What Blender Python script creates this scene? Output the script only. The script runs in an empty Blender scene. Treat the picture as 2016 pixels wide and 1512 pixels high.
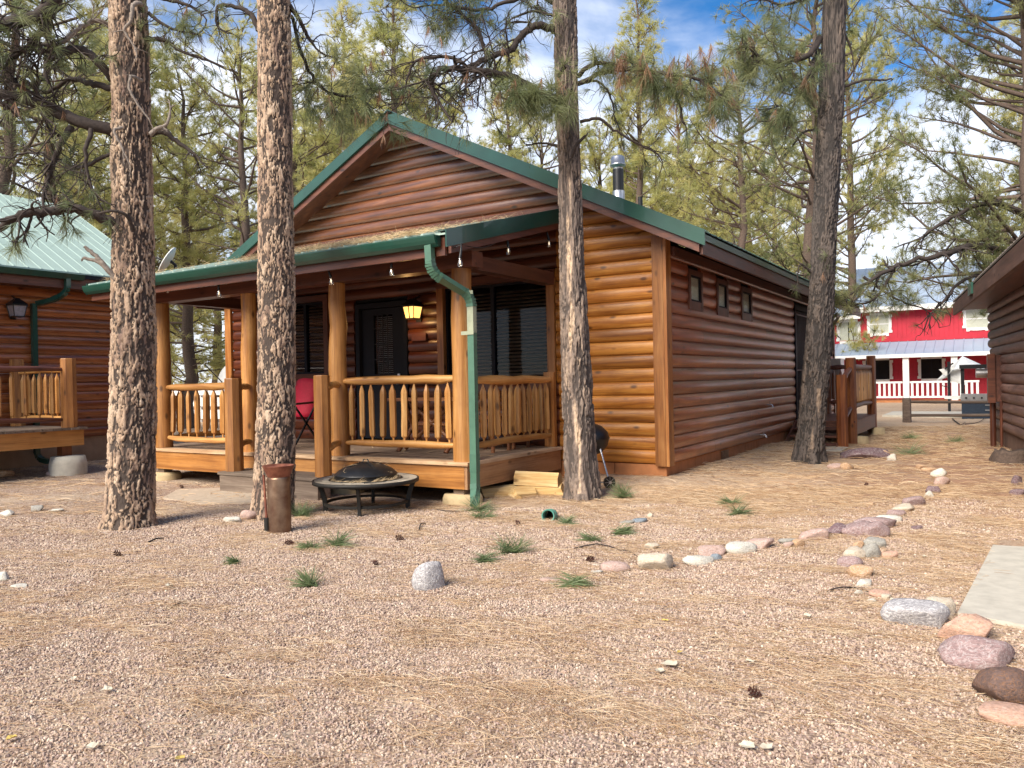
import bpy, math, random
import numpy as np
from mathutils import Vector
PI = math.pi
rad = math.radians
S = bpy.context.scene
COL = S.collection
# ------------------------------------------------------------------ camera
CAMZ = 1.5
YAW, PITCH, ROLL, FPX = rad(32.06), rad(-0.19), rad(-1.18), 1530.0
def _cam_axes():
    f = np.array([-math.sin(YAW)*math.cos(PITCH), math.cos(YAW)*math.cos(PITCH), math.sin(PITCH)])
    r = np.array([math.cos(YAW), math.sin(YAW), 0.0]); u = np.cross(r, f)
    c, s = math.cos(ROLL), math.sin(ROLL)
    return c*r+s*u, -s*r+c*u, f
CR, CU, CF = _cam_axes()
cam = bpy.data.cameras.new('camera'); camo = bpy.data.objects.new('camera', cam); COL.objects.link(camo)
cam.sensor_fit = 'HORIZONTAL'; cam.sensor_width = 36.0; cam.lens = FPX/2016*36.0
cam.clip_start = 0.05; cam.clip_end = 2000
from mathutils import Matrix
camo.matrix_world = Matrix(((CR[0], CU[0], -CF[0], 0), (CR[1], CU[1], -CF[1], 0), (CR[2], CU[2], -CF[2], CAMZ), (0, 0, 0, 1)))
S.camera = camo
# ------------------------------------------------------------------ world
SUN_DIR = Vector((-0.13, -0.80, 0.66)).normalized()      # towards the sun
el = math.asin(SUN_DIR.z); az = math.atan2(SUN_DIR.x, SUN_DIR.y)
W = bpy.data.worlds.new('World'); S.world = W; W.use_nodes = True
nt = W.node_tree; N = nt.nodes; L = nt.links
for n in list(N): N.remove(n)
wo = N.new('ShaderNodeOutputWorld'); bg = N.new('ShaderNodeBackground'); bg.inputs['Strength'].default_value = 0.08
sky = N.new('ShaderNodeTexSky'); sky.sky_type = 'NISHITA'; sky.sun_disc = False
sky.sun_elevation = el; sky.sun_rotation = az % (2*PI); sky.air_density = 1.0; sky.dust_density = 0.6; sky.ozone_density = 2.5; sky.altitude = 2000
tc = N.new('ShaderNodeTexCoord')
mp = N.new('ShaderNodeMapping'); mp.inputs['Scale'].default_value = (1.3, 1.3, 3.2); mp.inputs['Location'].default_value = (0.35, 0.2, 0.1)
L.new(tc.outputs['Generated'], mp.inputs['Vector'])
nz = N.new('ShaderNodeTexNoise'); nz.inputs['Scale'].default_value = 2.1; nz.inputs['Detail'].default_value = 7; nz.inputs['Roughness'].default_value = 0.52; nz.inputs['Distortion'].default_value = 0.25
L.new(mp.outputs['Vector'], nz.inputs['Vector'])
sx = N.new('ShaderNodeSeparateXYZ'); L.new(tc.outputs['Generated'], sx.inputs[0])
hz = N.new('ShaderNodeMapRange'); hz.inputs['From Min'].default_value = 0.55; hz.inputs['From Max'].default_value = 0.08; hz.inputs['To Min'].default_value = 0.0; hz.inputs['To Max'].default_value = 0.3
L.new(sx.outputs['Z'], hz.inputs['Value'])
ad = N.new('ShaderNodeMath'); ad.operation = 'ADD'; L.new(nz.outputs['Fac'], ad.inputs[0]); L.new(hz.outputs['Result'], ad.inputs[1])
rp = N.new('ShaderNodeMapRange'); rp.interpolation_type = 'SMOOTHSTEP'; rp.inputs['From Min'].default_value = 0.46; rp.inputs['From Max'].default_value = 0.72; rp.inputs['To Max'].default_value = 0.92
L.new(ad.outputs[0], rp.inputs['Value'])
hs = N.new('ShaderNodeHueSaturation'); hs.inputs['Saturation'].default_value = 1.35; hs.inputs['Value'].default_value = 1.5
L.new(sky.outputs[0], hs.inputs['Color'])
mx = N.new('ShaderNodeMix'); mx.data_type = 'RGBA'; mx.inputs[7].default_value = (9.6, 10.1, 11.2, 1)
L.new(rp.outputs['Result'], mx.inputs[0]); L.new(hs.outputs['Color'], mx.inputs[6]); L.new(mx.outputs[2], bg.inputs['Color']); L.new(bg.outputs[0], wo.inputs[0])
# ------------------------------------------------------------------ sun (veiled by thin cloud: broad soft disc)
sl = bpy.data.lights.new('sun', 'SUN'); so = bpy.data.objects.new('sun', sl); COL.objects.link(so)
sl.energy = 4.6; sl.angle = rad(38); sl.color = (1.0, 0.91, 0.77)
so.rotation_euler = (-SUN_DIR).to_track_quat('-Z', 'Y').to_euler()
S.view_settings.view_transform = 'Standard'; S.view_settings.look = 'None'; S.view_settings.exposure = 0.70; S.view_settings.gamma = 1
S.view_settings.use_curve_mapping = False
S.render.engine = 'CYCLES'
try:
    S.cycles.max_bounces = 6; S.cycles.transparent_max_bounces = 8; S.cycles.diffuse_bounces = 3
except Exception: pass
# ------------------------------------------------------------------ helpers
rng = np.random.default_rng(7); random.seed(7)
CP = np.array([0, 0, CAMZ])
def ray(u, v): return (u-1008)/FPX*CR - (v-756)/FPX*CU + CF
def at(u, v, x=None, y=None, z=None, D=None):
    w = ray(u, v)
    if x is not None: t = x/w[0]
    elif y is not None: t = y/w[1]
    elif z is not None: t = (z-CAMZ)/w[2]
    else: t = D
    return CP+t*w
PW = {}
def obj(name, data, parent=None, loc=(0, 0, 0), **props):
    o = bpy.data.objects.new(name, data); COL.objects.link(o)
    loc = Vector(loc)
    if parent is not None:
        o.parent = parent; o.location = loc-PW[parent]
    else: o.location = loc
    PW[o] = loc
    for k, v in props.items(): o[k] = v
    return o
def thing(name, label, cat, loc=(0, 0, 0), group=None):
    o = obj(name, None, None, loc); o.empty_display_size = 0.2
    o['label'] = label; o['category'] = cat
    if group: o['group'] = group
    return o
def tag(o, label, cat, group=None):
    o['label'] = label; o['category'] = cat
    if group: o['group'] = group
    return o
def move(o, loc=None, rz=None):
    if loc is not None: o.location = loc
    if rz is not None: o.rotation_euler[2] = rz
    return o
def copy_tree(o, parent=None):
    c = o.copy(); COL.objects.link(c)
    if parent is not None: c.parent = parent
    for ch in list(o.children): copy_tree(ch, c)
    return c
def mesh_np(name, v, f, mats, smooth=False, midx=None, attrs=None):
    """v (n,3); f (m,k) int array, k = 3 or 4"""
    me = bpy.data.meshes.new(name)
    v = np.asarray(v, np.float32); f = np.asarray(f, np.int32); k = f.shape[1]
    me.vertices.add(len(v)); me.vertices.foreach_set('co', v.ravel())
    me.loops.add(f.size); me.loops.foreach_set('vertex_index', f.ravel())
    me.polygons.add(len(f)); me.polygons.foreach_set('loop_start', np.arange(0, f.size, k, dtype=np.int32))
    if smooth: me.polygons.foreach_set('use_smooth', np.ones(len(f), bool))
    if midx is not None: me.polygons.foreach_set('material_index', np.asarray(midx, np.int32))
    for m in (mats if isinstance(mats, (list, tuple)) else [mats]): me.materials.append(m)
    if attrs:
        for an, arr in attrs.items():
            a = me.attributes.new(an, 'FLOAT', 'POINT'); a.data.foreach_set('value', np.asarray(arr, np.float32))
    me.update(calc_edges=True); me.validate()
    return me
class MB:
    def __init__(s): s.v = []; s.f = []; s.mi = []; s.sm = []
    def add(s, vs, fs, mi=0, sm=False):
        b = len(s.v); s.v += [tuple(map(float, p)) for p in vs]
        for f in fs: s.f.append([b+i for i in f]); s.mi.append(mi); s.sm.append(sm)
        return s
    def box(s, x0, x1, y0, y1, z0, z1, mi=0):
        p = [(x, y, z) for z in (z0, z1) for y in (y0, y1) for x in (x0, x1)]
        return s.add(p, [(0, 2, 3, 1), (4, 5, 7, 6), (0, 1, 5, 4), (2, 6, 7, 3), (0, 4, 6, 2), (1, 3, 7, 5)], mi)
    def hexa(s, p, mi=0):      # 8 points, bottom 4 ccw, top 4 ccw
        return s.add(p, [(3, 2, 1, 0), (4, 5, 6, 7), (0, 1, 5, 4), (1, 2, 6, 5), (2, 3, 7, 6), (3, 0, 4, 7)], mi)
    def bar(s, a, b, w, h, mi=0, up=(0, 0, 1)):
        a = Vector(a); b = Vector(b); d = (b-a).normalized(); up = Vector(up)
        if abs(d.dot(up)) > .98: up = Vector((0, 1, 0))
        r = d.cross(up).normalized()*w/2; u = r.cross(d).normalized()*h/2
        return s.hexa([a-r-u, a+r-u, b+r-u, b-r-u, a-r+u, a+r+u, b+r+u, b-r+u], mi)
    def tube(s, pts, rr, n=8, caps=True, mi=0, sm=True):
        pts = [Vector(p) for p in pts]
        if not hasattr(rr, '__len__'): rr = [rr]*len(pts)
        vs = []; ref = None
        for i, p in enumerate(pts):
            d = (pts[min(i+1, len(pts)-1)]-pts[max(i-1, 0)])
            if d.length < 1e-9: d = Vector((0, 0, 1))
            d.normalize()
            if ref is None: ref = Vector((1, 0, 0)) if abs(d.x) < .8 else Vector((0, 1, 0))
            a = d.cross(ref).normalized(); b = d.cross(a).normalized(); ref = b.cross(d) if False else ref
            for k in range(n):
                t = 2*PI*k/n; vs.append(p+(a*math.cos(t)+b*math.sin(t))*rr[i])
        fs = [(i*n+k, (i+1)*n+k, (i+1)*n+(k+1) % n, i*n+(k+1) % n) for i in range(len(pts)-1) for k in range(n)]
        s.add(vs, fs, mi, sm)
        if caps:
            s.add(vs[:n], [tuple(range(n))], mi); s.add(vs[-n:], [tuple(range(n-1, -1, -1))], mi)
        return s
    def lathe(s, prof, n=16, c=(0, 0, 0), mi=0, sm=True, caps=True):
        vs = [(c[0]+r*math.cos(2*PI*k/n), c[1]+r*math.sin(2*PI*k/n), c[2]+z) for r, z in prof for k in range(n)]
        fs = [(i*n+k, i*n+(k+1) % n, (i+1)*n+(k+1) % n, (i+1)*n+k) for i in range(len(prof)-1) for k in range(n)]
        s.add(vs, fs, mi, sm)
        if caps:
            if prof[0][0] > 1e-4: s.add(vs[:n], [tuple(range(n-1, -1, -1))], mi)
            if prof[-1][0] > 1e-4: s.add(vs[-n:], [tuple(range(n))], mi)
        return s
    def extrude(s, poly, axis, a0, a1, mi=0, sm=False, caps=True):
        """poly: list of 2D points; axis 'x': (y,z), 'y': (x,z), 'z': (x,y)"""
        def P(p, a): return (a, p[0], p[1]) if axis == 'x' else ((p[0], a, p[1]) if axis == 'y' else (p[0], p[1], a))
        n = len(poly); vs = [P(p, a0) for p in poly]+[P(p, a1) for p in poly]
        s.add(vs, [(i, (i+1) % n, n+(i+1) % n, n+i) for i in range(n)], mi, sm)
        if caps: s.add(vs[:n], [tuple(range(n-1, -1, -1))], mi); s.add(vs[n:], [tuple(range(n))], mi)
        return s
    def data(s, name, mats, origin=(0, 0, 0)):
        me = bpy.data.meshes.new(name); o = origin
        me.from_pydata([(x-o[0], y-o[1], z-o[2]) for x, y, z in s.v], [], s.f)
        for m in (mats if isinstance(mats, (list, tuple)) else [mats]): me.materials.append(m)
        me.polygons.foreach_set('material_index', s.mi); me.polygons.foreach_set('use_smooth', s.sm)
        import bmesh
        bm = bmesh.new(); bm.from_mesh(me); bmesh.ops.recalc_face_normals(bm, faces=bm.faces); bm.to_mesh(me); bm.free()
        return me
    def build(s, name, mats, parent=None, **props):
        a = np.array(s.v); o = Vector((a.min(0)+a.max(0))/2); o.z = a[:, 2].min()
        return obj(name, s.data(name, mats, o), parent, o, **props)
# numpy noise
def vnoise(x, y, seed=0):
    xi = np.floor(x).astype(np.int64); yi = np.floor(y).astype(np.int64); xf = x-xi; yf = y-yi
    def h(a, b):
        n = (a*374761393+b*668265263+seed*1442695041) & 0xffffffff
        n = ((n ^ (n >> 13))*1274126177) & 0xffffffff
        return ((n ^ (n >> 16)) & 0xffff)/65535.0
    u = xf*xf*(3-2*xf); w = yf*yf*(3-2*yf)
    return (h(xi, yi)*(1-u)+h(xi+1, yi)*u)*(1-w)+(h(xi, yi+1)*(1-u)+h(xi+1, yi+1)*u)*w
def pnoise(x, y, per, seed=0):
    """value noise, periodic in x with integer period per"""
    xi = np.floor(x).astype(np.int64); yi = np.floor(y).astype(np.int64); xf = x-xi; yf = y-yi
    def h(a, b):
        n = ((a % per)*374761393+b*668265263+seed*1442695041) & 0xffffffff
        n = ((n ^ (n >> 13))*1274126177) & 0xffffffff
        return ((n ^ (n >> 16)) & 0xffff)/65535.0
    u = xf*xf*(3-2*xf); w = yf*yf*(3-2*yf)
    return (h(xi, yi)*(1-u)+h(xi+1, yi)*u)*(1-w)+(h(xi, yi+1)*(1-u)+h(xi+1, yi+1)*u)*w
def pfbm(x, y, per, o=4, seed=0):
    r = 0; a = .5
    for i in range(o): r = r+a*pnoise(x*2**i, y*2**i, per*2**i, seed+i*17); a *= .5
    return r/(1-.5**o)
def fbm(x, y, o=4, seed=0):
    r = 0; a = .5
    for i in range(o): r = r+a*vnoise(x*2**i, y*2**i, seed+i*17); a *= .5
    return r
# ------------------------------------------------------------------ materials
def newmat(name):
    m = bpy.data.materials.new(name); m.use_nodes = True; t = m.node_tree
    b = t.nodes['Principled BSDF']
    return m, t, b
def nd(t, typ, **k):
    n = t.nodes.new(typ)
    for a, v in k.items():
        if a.startswith('_'): n.inputs[a[1:].replace('_', ' ')].default_value = v
        else: setattr(n, a, v)
    return n
def ramp(t, fac, stops):
    r = nd(t, 'ShaderNodeValToRGB'); e = r.color_ramp.elements
    while len(e) < len(stops): e.new(.5)
    for i, (p, c) in enumerate(stops): e[i].position = p; e[i].color = (*c, 1)
    t.links.new(fac, r.inputs[0]); return r.outputs[0]
def mixc(t, fac, a, b, mode='MIX'):
    m = nd(t, 'ShaderNodeMix', data_type='RGBA', blend_type=mode)
    for s, v in ((0, fac), (6, a), (7, b)):
        if hasattr(v, 'links') or hasattr(v, 'is_linked'): t.links.new(v, m.inputs[s])
        else: m.inputs[s].default_value = v if s == 0 else ((*v, 1) if len(v) == 3 else v)
    return m.outputs[2]
def math_(t, op, a, b=None, clamp=False):
    m = nd(t, 'ShaderNodeMath', operation=op, use_clamp=clamp)
    for i, v in enumerate((a, b)):
        if v is None: continue
        if hasattr(v, 'is_linked'): t.links.new(v, m.inputs[i])
        else: m.inputs[i].default_value = v
    return m.outputs[0]
def coords(t, scale=(1, 1, 1), rnd=30.0, kind='Object'):
    tc = nd(t, 'ShaderNodeTexCoord'); oi = nd(t, 'ShaderNodeObjectInfo')
    mp = nd(t, 'ShaderNodeMapping'); mp.inputs['Scale'].default_value = scale
    t.links.new(tc.outputs[kind], mp.inputs['Vector'])
    if rnd:
        ml = math_(t, 'MULTIPLY', oi.outputs['Random'], rnd)
        cb = nd(t, 'ShaderNodeCombineXYZ')
        for i in range(3): t.links.new(ml, cb.inputs[i])
        t.links.new(cb.outputs[0], mp.inputs['Location'])
    return mp.outputs[0], oi.outputs['Random']
def noise(t, vec, sc, det=5, rough=.55, dist=0):
    n = nd(t, 'ShaderNodeTexNoise'); n.inputs['Scale'].default_value = sc; n.inputs['Detail'].default_value = det
    n.inputs['Roughness'].default_value = rough; n.inputs['Distortion'].default_value = dist
    t.links.new(vec, n.inputs['Vector']); return n.outputs['Fac']
def bump(t, b, h, strength=.3, dist=.01):
    bp = nd(t, 'ShaderNodeBump'); bp.inputs['Strength'].default_value = strength; bp.inputs['Distance'].default_value = dist
    t.links.new(h, bp.inputs['Height']); t.links.new(bp.outputs[0], b.inputs['Normal'])
def wood(name, dark, mid, light, axis, rough=.42, coat=.25, knots=True, sc=1.0, var=.25):
    m, t, b = newmat(name)
    s = [13*sc, 13*sc, 13*sc]; s['xyz'.index(axis)] = 0.9*sc
    vec, rnd = coords(t, tuple(s))
    n1 = noise(t, vec, 1.0, 6, .6, .6)
    c = ramp(t, n1, [(.30, dark), (.48, mid), (.68, light)])
    s2 = [60, 60, 60]; s2['xyz'.index(axis)] = 2.0
    v2, _ = coords(t, tuple(s2)); n2 = noise(t, v2, 1.0, 3, .6)
    c = mixc(t, math_(t, 'MULTIPLY', math_(t, 'SUBTRACT', n2, .50, True), 3.2, True), c, dark)
    v4, _ = coords(t, (1.7, 1.7, 1.7), 11); n4 = noise(t, v4, 1.3, 4, .6)
    c = mixc(t, math_(t, 'MULTIPLY', math_(t, 'SUBTRACT', n4, .42, True), 1.5), c, dark, 'MIX')
    if knots:
        s3 = [5.5]*3; s3['xyz'.index(axis)] = 2.6; v3, _ = coords(t, tuple(s3))
        vo = nd(t, 'ShaderNodeTexVoronoi'); vo.inputs['Scale'].default_value = 1.0; t.links.new(v3, vo.inputs['Vector'])
        k = nd(t, 'ShaderNodeMapRange'); k.inputs['From Min'].default_value = .07; k.inputs['From Max'].default_value = .17; k.inputs['To Min'].default_value = .85; k.inputs['To Max'].default_value = 0
        t.links.new(vo.outputs['Distance'], k.inputs['Value'])
        c = mixc(t, k.outputs[0], c, tuple(x*.35 for x in dark))
    hv = nd(t, 'ShaderNodeHueSaturation'); t.links.new(c, hv.inputs['Color'])
    mr = nd(t, 'ShaderNodeMapRange'); mr.inputs['To Min'].default_value = 1-var; mr.inputs['To Max'].default_value = 1+var; t.links.new(rnd, mr.inputs['Value'])
    t.links.new(mr.outputs[0], hv.inputs['Value'])
    t.links.new(hv.outputs[0], b.inputs['Base Color'])
    rr = nd(t, 'ShaderNodeMapRange'); rr.inputs['To Min'].default_value = rough-.1; rr.inputs['To Max'].default_value = rough+.15; t.links.new(n1, rr.inputs['Value'])
    t.links.new(rr.outputs[0], b.inputs['Roughness'])
    b.inputs['Coat Weight'].default_value = coat; b.inputs['Coat Roughness'].default_value = .28
    bump(t, b, n2, .25, .004)
    return m
def plain(name, c, rough=.5, metal=0, nsc=20, namt=.15, bmp=0, coat=0, c2=None, spec=.5, var=0):
    m, t, b = newmat(name); vec, rnd = coords(t, (1, 1, 1))
    n = noise(t, vec, nsc, 5, .6)
    c2 = c2 or tuple(x*(1-2*namt) for x in c)
    col = ramp(t, n, [(.3, c2), (.62, c)])
    if var:
        hv = nd(t, 'ShaderNodeHueSaturation'); t.links.new(col, hv.inputs['Color']); mr = nd(t, 'ShaderNodeMapRange'); mr.inputs['To Min'].default_value = 1-var; mr.inputs['To Max'].default_value = 1+var; t.links.new(rnd, mr.inputs['Value']); t.links.new(mr.outputs[0], hv.inputs['Value']); col = hv.outputs[0]
    t.links.new(col, b.inputs['Base Color'])
    b.inputs['Roughness'].default_value = rough; b.inputs['Metallic'].default_value = metal; b.inputs['Coat Weight'].default_value = coat
    b.inputs['Specular IOR Level'].default_value = spec
    if bmp: bump(t, b, n, bmp, .01)
    return m
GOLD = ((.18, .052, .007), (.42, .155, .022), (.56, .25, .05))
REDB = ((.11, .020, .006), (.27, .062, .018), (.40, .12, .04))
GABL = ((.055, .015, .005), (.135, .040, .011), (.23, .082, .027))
RAIL = ((.30, .115, .025), (.50, .24, .065), (.66, .38, .14))
M = {}
M['gold_x'] = wood('golden_sunlit_log_stain', *GOLD, 'x', .40, .3)  # weathered bay right of the porch; its sunlight is put into the colour too
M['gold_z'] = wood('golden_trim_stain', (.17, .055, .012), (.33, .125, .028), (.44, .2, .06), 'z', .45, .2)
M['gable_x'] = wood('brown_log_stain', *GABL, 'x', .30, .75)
M['red_y'] = wood('reddish_shaded_log_stain', *REDB, 'y', .33, .6)  # less faded side wall, with its shade also mixed into the colour
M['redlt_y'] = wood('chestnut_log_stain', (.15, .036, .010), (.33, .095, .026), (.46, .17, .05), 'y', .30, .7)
M['porch_x'] = wood('porch_wall_shade_tone', (.045, .010, .005), (.10, .025, .010), (.16, .045, .017), 'x', .33, .45)  # same front wall under the porch roof, the shade painted into the logs
M['grey_y'] = wood('weathered_brown_log_stain', (.09, .045, .034), (.20, .105, .08), (.32, .19, .15), 'y', .55, .1)
M['dark_z'] = wood('dark_trim_stain_upright', (.05, .014, .008), (.11, .033, .014), (.17, .055, .025), 'z', .45, .2)
M['dark_x'] = wood('dark_trim_stain', (.06, .016, .009), (.13, .036, .015), (.19, .06, .026), 'x', .45, .2)
M['dark_y'] = wood('dark_fascia_stain', (.055, .018, .012), (.11, .036, .021), (.17, .06, .035), 'y', .5, .15)
M['rail_x'] = wood('honey_rail_x', *RAIL, 'x', .5, .1)
M['rail_y'] = wood('honey_rail_y', *RAIL, 'y', .5, .1)
M['rail_z'] = wood('honey_rail_z', *RAIL, 'z', .5, .1)
M['post_z'] = wood('honey_post', (.22, .082, .018), (.42, .185, .045), (.56, .29, .095), 'z', .5, .1, sc=.7)
M['newel_z'] = wood('newel_post', (.15, .055, .013), (.32, .13, .03), (.43, .2, .06), 'z', .55, .1)
M['fascia_x'] = wood('deck_fascia_x', (.20, .07, .014), (.40, .165, .035), (.5, .24, .07), 'x', .5, .15, sc=.7)
M['fascia_y'] = wood('deck_fascia_y', (.22, .10, .045), (.40, .21, .10), (.48, .28, .15), 'y', .6, .05, sc=.7)
M['deck_x'] = wood('deck_board_worn', (.13, .085, .06), (.25, .17, .12), (.36, .26, .19), 'x', .75, 0)
M['decknose_x'] = wood('deck_edge_board', (.27, .15, .075), (.46, .3, .17), (.58, .42, .27), 'x', .65, 0)
M['greyplank_x'] = wood('weathered_step_board', (.09, .062, .045), (.19, .14, .105), (.27, .21, .16), 'x', .8, 0)
M['darkdeck_x'] = wood('dark_stoop_stain_x', (.06, .02, .013), (.13, .045, .028), (.19, .075, .045), 'x', .5, .1)
M['darkdeck_z'] = wood('dark_stoop_stain_z', (.09, .025, .01), (.2, .06, .018), (.3, .11, .03), 'z', .5, .1)
M['foundx'] = plain('painted_foundation', (.48, .19, .07), .75, 0, 6, .14, .3)
M['foundtan'] = plain('tan_foundation', (.36, .24, .15), .85, 0, 6, .12, .3)
M['foundbr'] = plain('brown_foundation', (.17, .10, .07), .85, 0, 6, .12, .3)
M['green'] = plain('green_metal_trim', (.014, .068, .048), .32, .0, 4, .1, 0, .3)
M['greenpale'] = plain('pale_green_roof_metal', (.37, .48, .42), .6, .0, 3, .04)
M['greenroof'] = plain('green_roof_metal', (.035, .13, .10), .35, .2, 5, .1)
M['downspout'] = plain('green_downspout_paint', (.075, .17, .115), .38, 0, 5, .12, 0, .2)
M['downspout_worn'] = plain('faded_green_paint', (.34, .37, .26), .5, 0, 7, .12)
M['silver'] = plain('silver_roof_metal', (.33, .41, .54), .5, .1, 2, .05)
M['black'] = plain('black_metal', (.018, .018, .02), .38, .3, 15, .15)
M['blackdull'] = plain('sooty_black', (.02, .018, .016), .6, .2, 30, .2, .2)
M['navy'] = plain('dark_frame_paint', (.009, .010, .016), .6, spec=.25)
M['steel'] = plain('bare_steel', (.55, .55, .56), .3, .9, 12, .08)
M['white'] = plain('white_paint', (.78, .78, .76), .5, 0, 8, .04)
M['redpaint'] = plain('red_siding_paint', (.50, .012, .035), .55, 0, 3, .08)
M['concrete'] = plain('concrete', (.54, .50, .42), .9, 0, 9, .1, .35)
M['concrete_y'] = plain('yellowed_concrete', (.55, .42, .24), .9, 0, 9, .12, .35)
M['blind'] = plain('wood_blind', (.50, .31, .19), .5, 0, 8, .05)
M['room'] = plain('dark_room', (.010, .010, .012), .9)
M['curtain'] = plain('pale_shade', (.66, .68, .58), .8, 0, 6, .06)
M['crimson'] = plain('crimson_canvas', (.42, .006, .035), .75, 0, 30, .1, .1)
M['canvas'] = plain('white_canvas', (.75, .75, .73), .8, 0, 9, .06)
M['navycab'] = plain('navy_cabinet', (.02, .035, .06), .35)
M['plastic_g'] = plain('green_plastic_pipe', (.09, .27, .21), .4, 0, 9, .1)
M['rust'] = plain('rusted_steel', (.27, .18, .12), .38, .75, 7, .2, .2, c2=(.12, .055, .035))
M['rust_red'] = plain('red_rust', (.27, .10, .06), .55, .4, 12, .2, .3, c2=(.12, .03, .02))
M['slate'] = plain('slate_tile', (.38, .33, .26), .6, 0, 6, .25, .2, var=.35); M['litter'] = plain('piled_dry_needles', (.68, .50, .29), .8, 0, 40, .2)
M['bark_br'] = plain('branch_bark', (.13, .09, .07), .9, 0, 30, .25, .6)
M['bark_dk'] = plain('dark_branch_bark', (.055, .04, .034), .9, 0, 30, .25, .6)
M['bark_gr'] = plain('grey_dead_bark', (.30, .25, .21), .9, 0, 40, .25, .6)
M['fire_wood'] = wood('split_firewood', (.42, .22, .07), (.64, .44, .19), (.74, .57, .31), 'x', .75, 0, sc=1.2, var=.1)
M['cone'] = plain('pine_cone', (.09, .03, .02), .7, 0, 60, .3, .4)
M['fencewood'] = wood('dark_rail_fence', (.06, .04, .032), (.12, .085, .065), (.18, .14, .11), 'x', .8, 0)
def emis(name, c, s):
    m, t, b = newmat(name); b.inputs['Base Color'].default_value = (*c, 1); b.inputs['Emission Color'].default_value = (*c, 1); b.inputs['Emission Strength'].default_value = s
    return m
M['lampglow'] = emis('lit_amber_glass', (1.0, .55, .14), 1.25)
M['bulbglow'] = emis('bulb_filament_glow', (1.0, .8, .55), 1.2)  # bulbs hang unlit; a faint glow is added to the filaments
M['lampoff'] = plain('unlit_frosted_glass', (.33, .31, .33), .25)
def glassmat(name, refl=.35, tint=(1, 1, 1), rough=.02):
    m, t, b = newmat(name); o = t.nodes['Material Output']
    tr = nd(t, 'ShaderNodeBsdfTransparent'); tr.inputs[0].default_value = (*tint, 1)
    gl = nd(t, 'ShaderNodeBsdfGlossy'); gl.inputs['Roughness'].default_value = rough
    fr = nd(t, 'ShaderNodeFresnel'); fr.inputs[0].default_value = 1.5
    f2 = math_(t, 'ADD', math_(t, 'MULTIPLY', fr.outputs[0], .28), refl*.2, True)
    mx = nd(t, 'ShaderNodeMixShader'); t.links.new(f2, mx.inputs[0]); t.links.new(tr.outputs[0], mx.inputs[1]); t.links.new(gl.outputs[0], mx.inputs[2])
    t.links.new(mx.outputs[0], o.inputs[0]); return m
M['glass'] = glassmat('window_glass', 0, (.7, .73, .75)); M['glass_clear'] = glassmat('clear_glass', 0, (.95, .95, .95))
M['bulbglass'] = glassmat('bulb_glass', .8, (.95, .95, .92))
# foliage
def leafmat(name, c1, c2, c3, tr=.35):
    m, t, b = newmat(name); o = t.nodes['Material Output']
    vec, rnd = coords(t, (1, 1, 1), 13)
    n = noise(t, vec, .9, 4, .6)
    c = ramp(t, n, [(.36, c1), (.5, c2), (.64, c3)])
    b.inputs['Roughness'].default_value = .45; t.links.new(c, b.inputs['Base Color'])
    tl = nd(t, 'ShaderNodeBsdfTranslucent'); t.links.new(c, tl.inputs[0])
    mx = nd(t, 'ShaderNodeMixShader'); mx.inputs[0].default_value = tr
    t.links.new(b.outputs[0], mx.inputs[1]); t.links.new(tl.outputs[0], mx.inputs[2]); t.links.new(mx.outputs[0], o.inputs[0])
    return m
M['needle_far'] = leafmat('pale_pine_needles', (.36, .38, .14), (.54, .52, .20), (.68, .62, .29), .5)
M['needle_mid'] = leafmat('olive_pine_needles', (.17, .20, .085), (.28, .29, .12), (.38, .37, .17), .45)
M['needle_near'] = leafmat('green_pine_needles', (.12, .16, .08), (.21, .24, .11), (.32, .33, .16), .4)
M['needle_dead'] = leafmat('brown_dead_needles', (.20, .10, .055), (.30, .16, .09), (.38, .22, .13), .2)
M['sprig'] = leafmat('fresh_green_needles', (.11, .15, .075), (.18, .24, .11), (.30, .36, .18), .3)
# bark with plates (needs attributes plate, cell)
def barkmat(name, plates, fiss):
    m, t, b = newmat(name)
    a = nd(t, 'ShaderNodeAttribute', attribute_name='plate'); c = nd(t, 'ShaderNodeAttribute', attribute_name='cell')
    vec, _ = coords(t, (1, 1, .45)); n = noise(t, vec, 34, 6, .65)
    pc = ramp(t, c.outputs['Fac'], [(0, plates[0]), (.35, plates[1]), (.7, plates[2]), (1, plates[3])])
    pc = mixc(t, math_(t, 'MULTIPLY', math_(t, 'SUBTRACT', n, .46, True), 3.4, True), pc, tuple(x*.6 for x in plates[0]))
    f = math_(t, 'ADD', a.outputs['Fac'], math_(t, 'MULTIPLY', math_(t, 'SUBTRACT', n, .5), .9))
    mr = nd(t, 'ShaderNodeMapRange'); mr.inputs['From Min'].default_value = .25; mr.inputs['From Max'].default_value = .6; t.links.new(f, mr.inputs['Value'])
    t.links.new(mixc(t, mr.outputs[0], fiss, pc), b.inputs['Base Color'])
    b.inputs['Roughness'].default_value = .9; bump(t, b, n, .7, .02)
    return m
M['bark_light'] = barkmat('ponderosa_bark_light', ((.20, .13, .10), (.46, .32, .22), (.58, .44, .32), (.60, .42, .28)), (.065, .047, .038))
M['bark_mid'] = barkmat('ponderosa_bark_mid', ((.14, .105, .09), (.21, .16, .13), (.30, .22, .17), (.62, .46, .32)), (.075, .058, .050))
M['bark_dark'] = barkmat('ponderosa_bark_dark', ((.085, .068, .060), (.115, .092, .08), (.14, .108, .09), (.30, .22, .16)), (.040, .033, .030))
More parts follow.
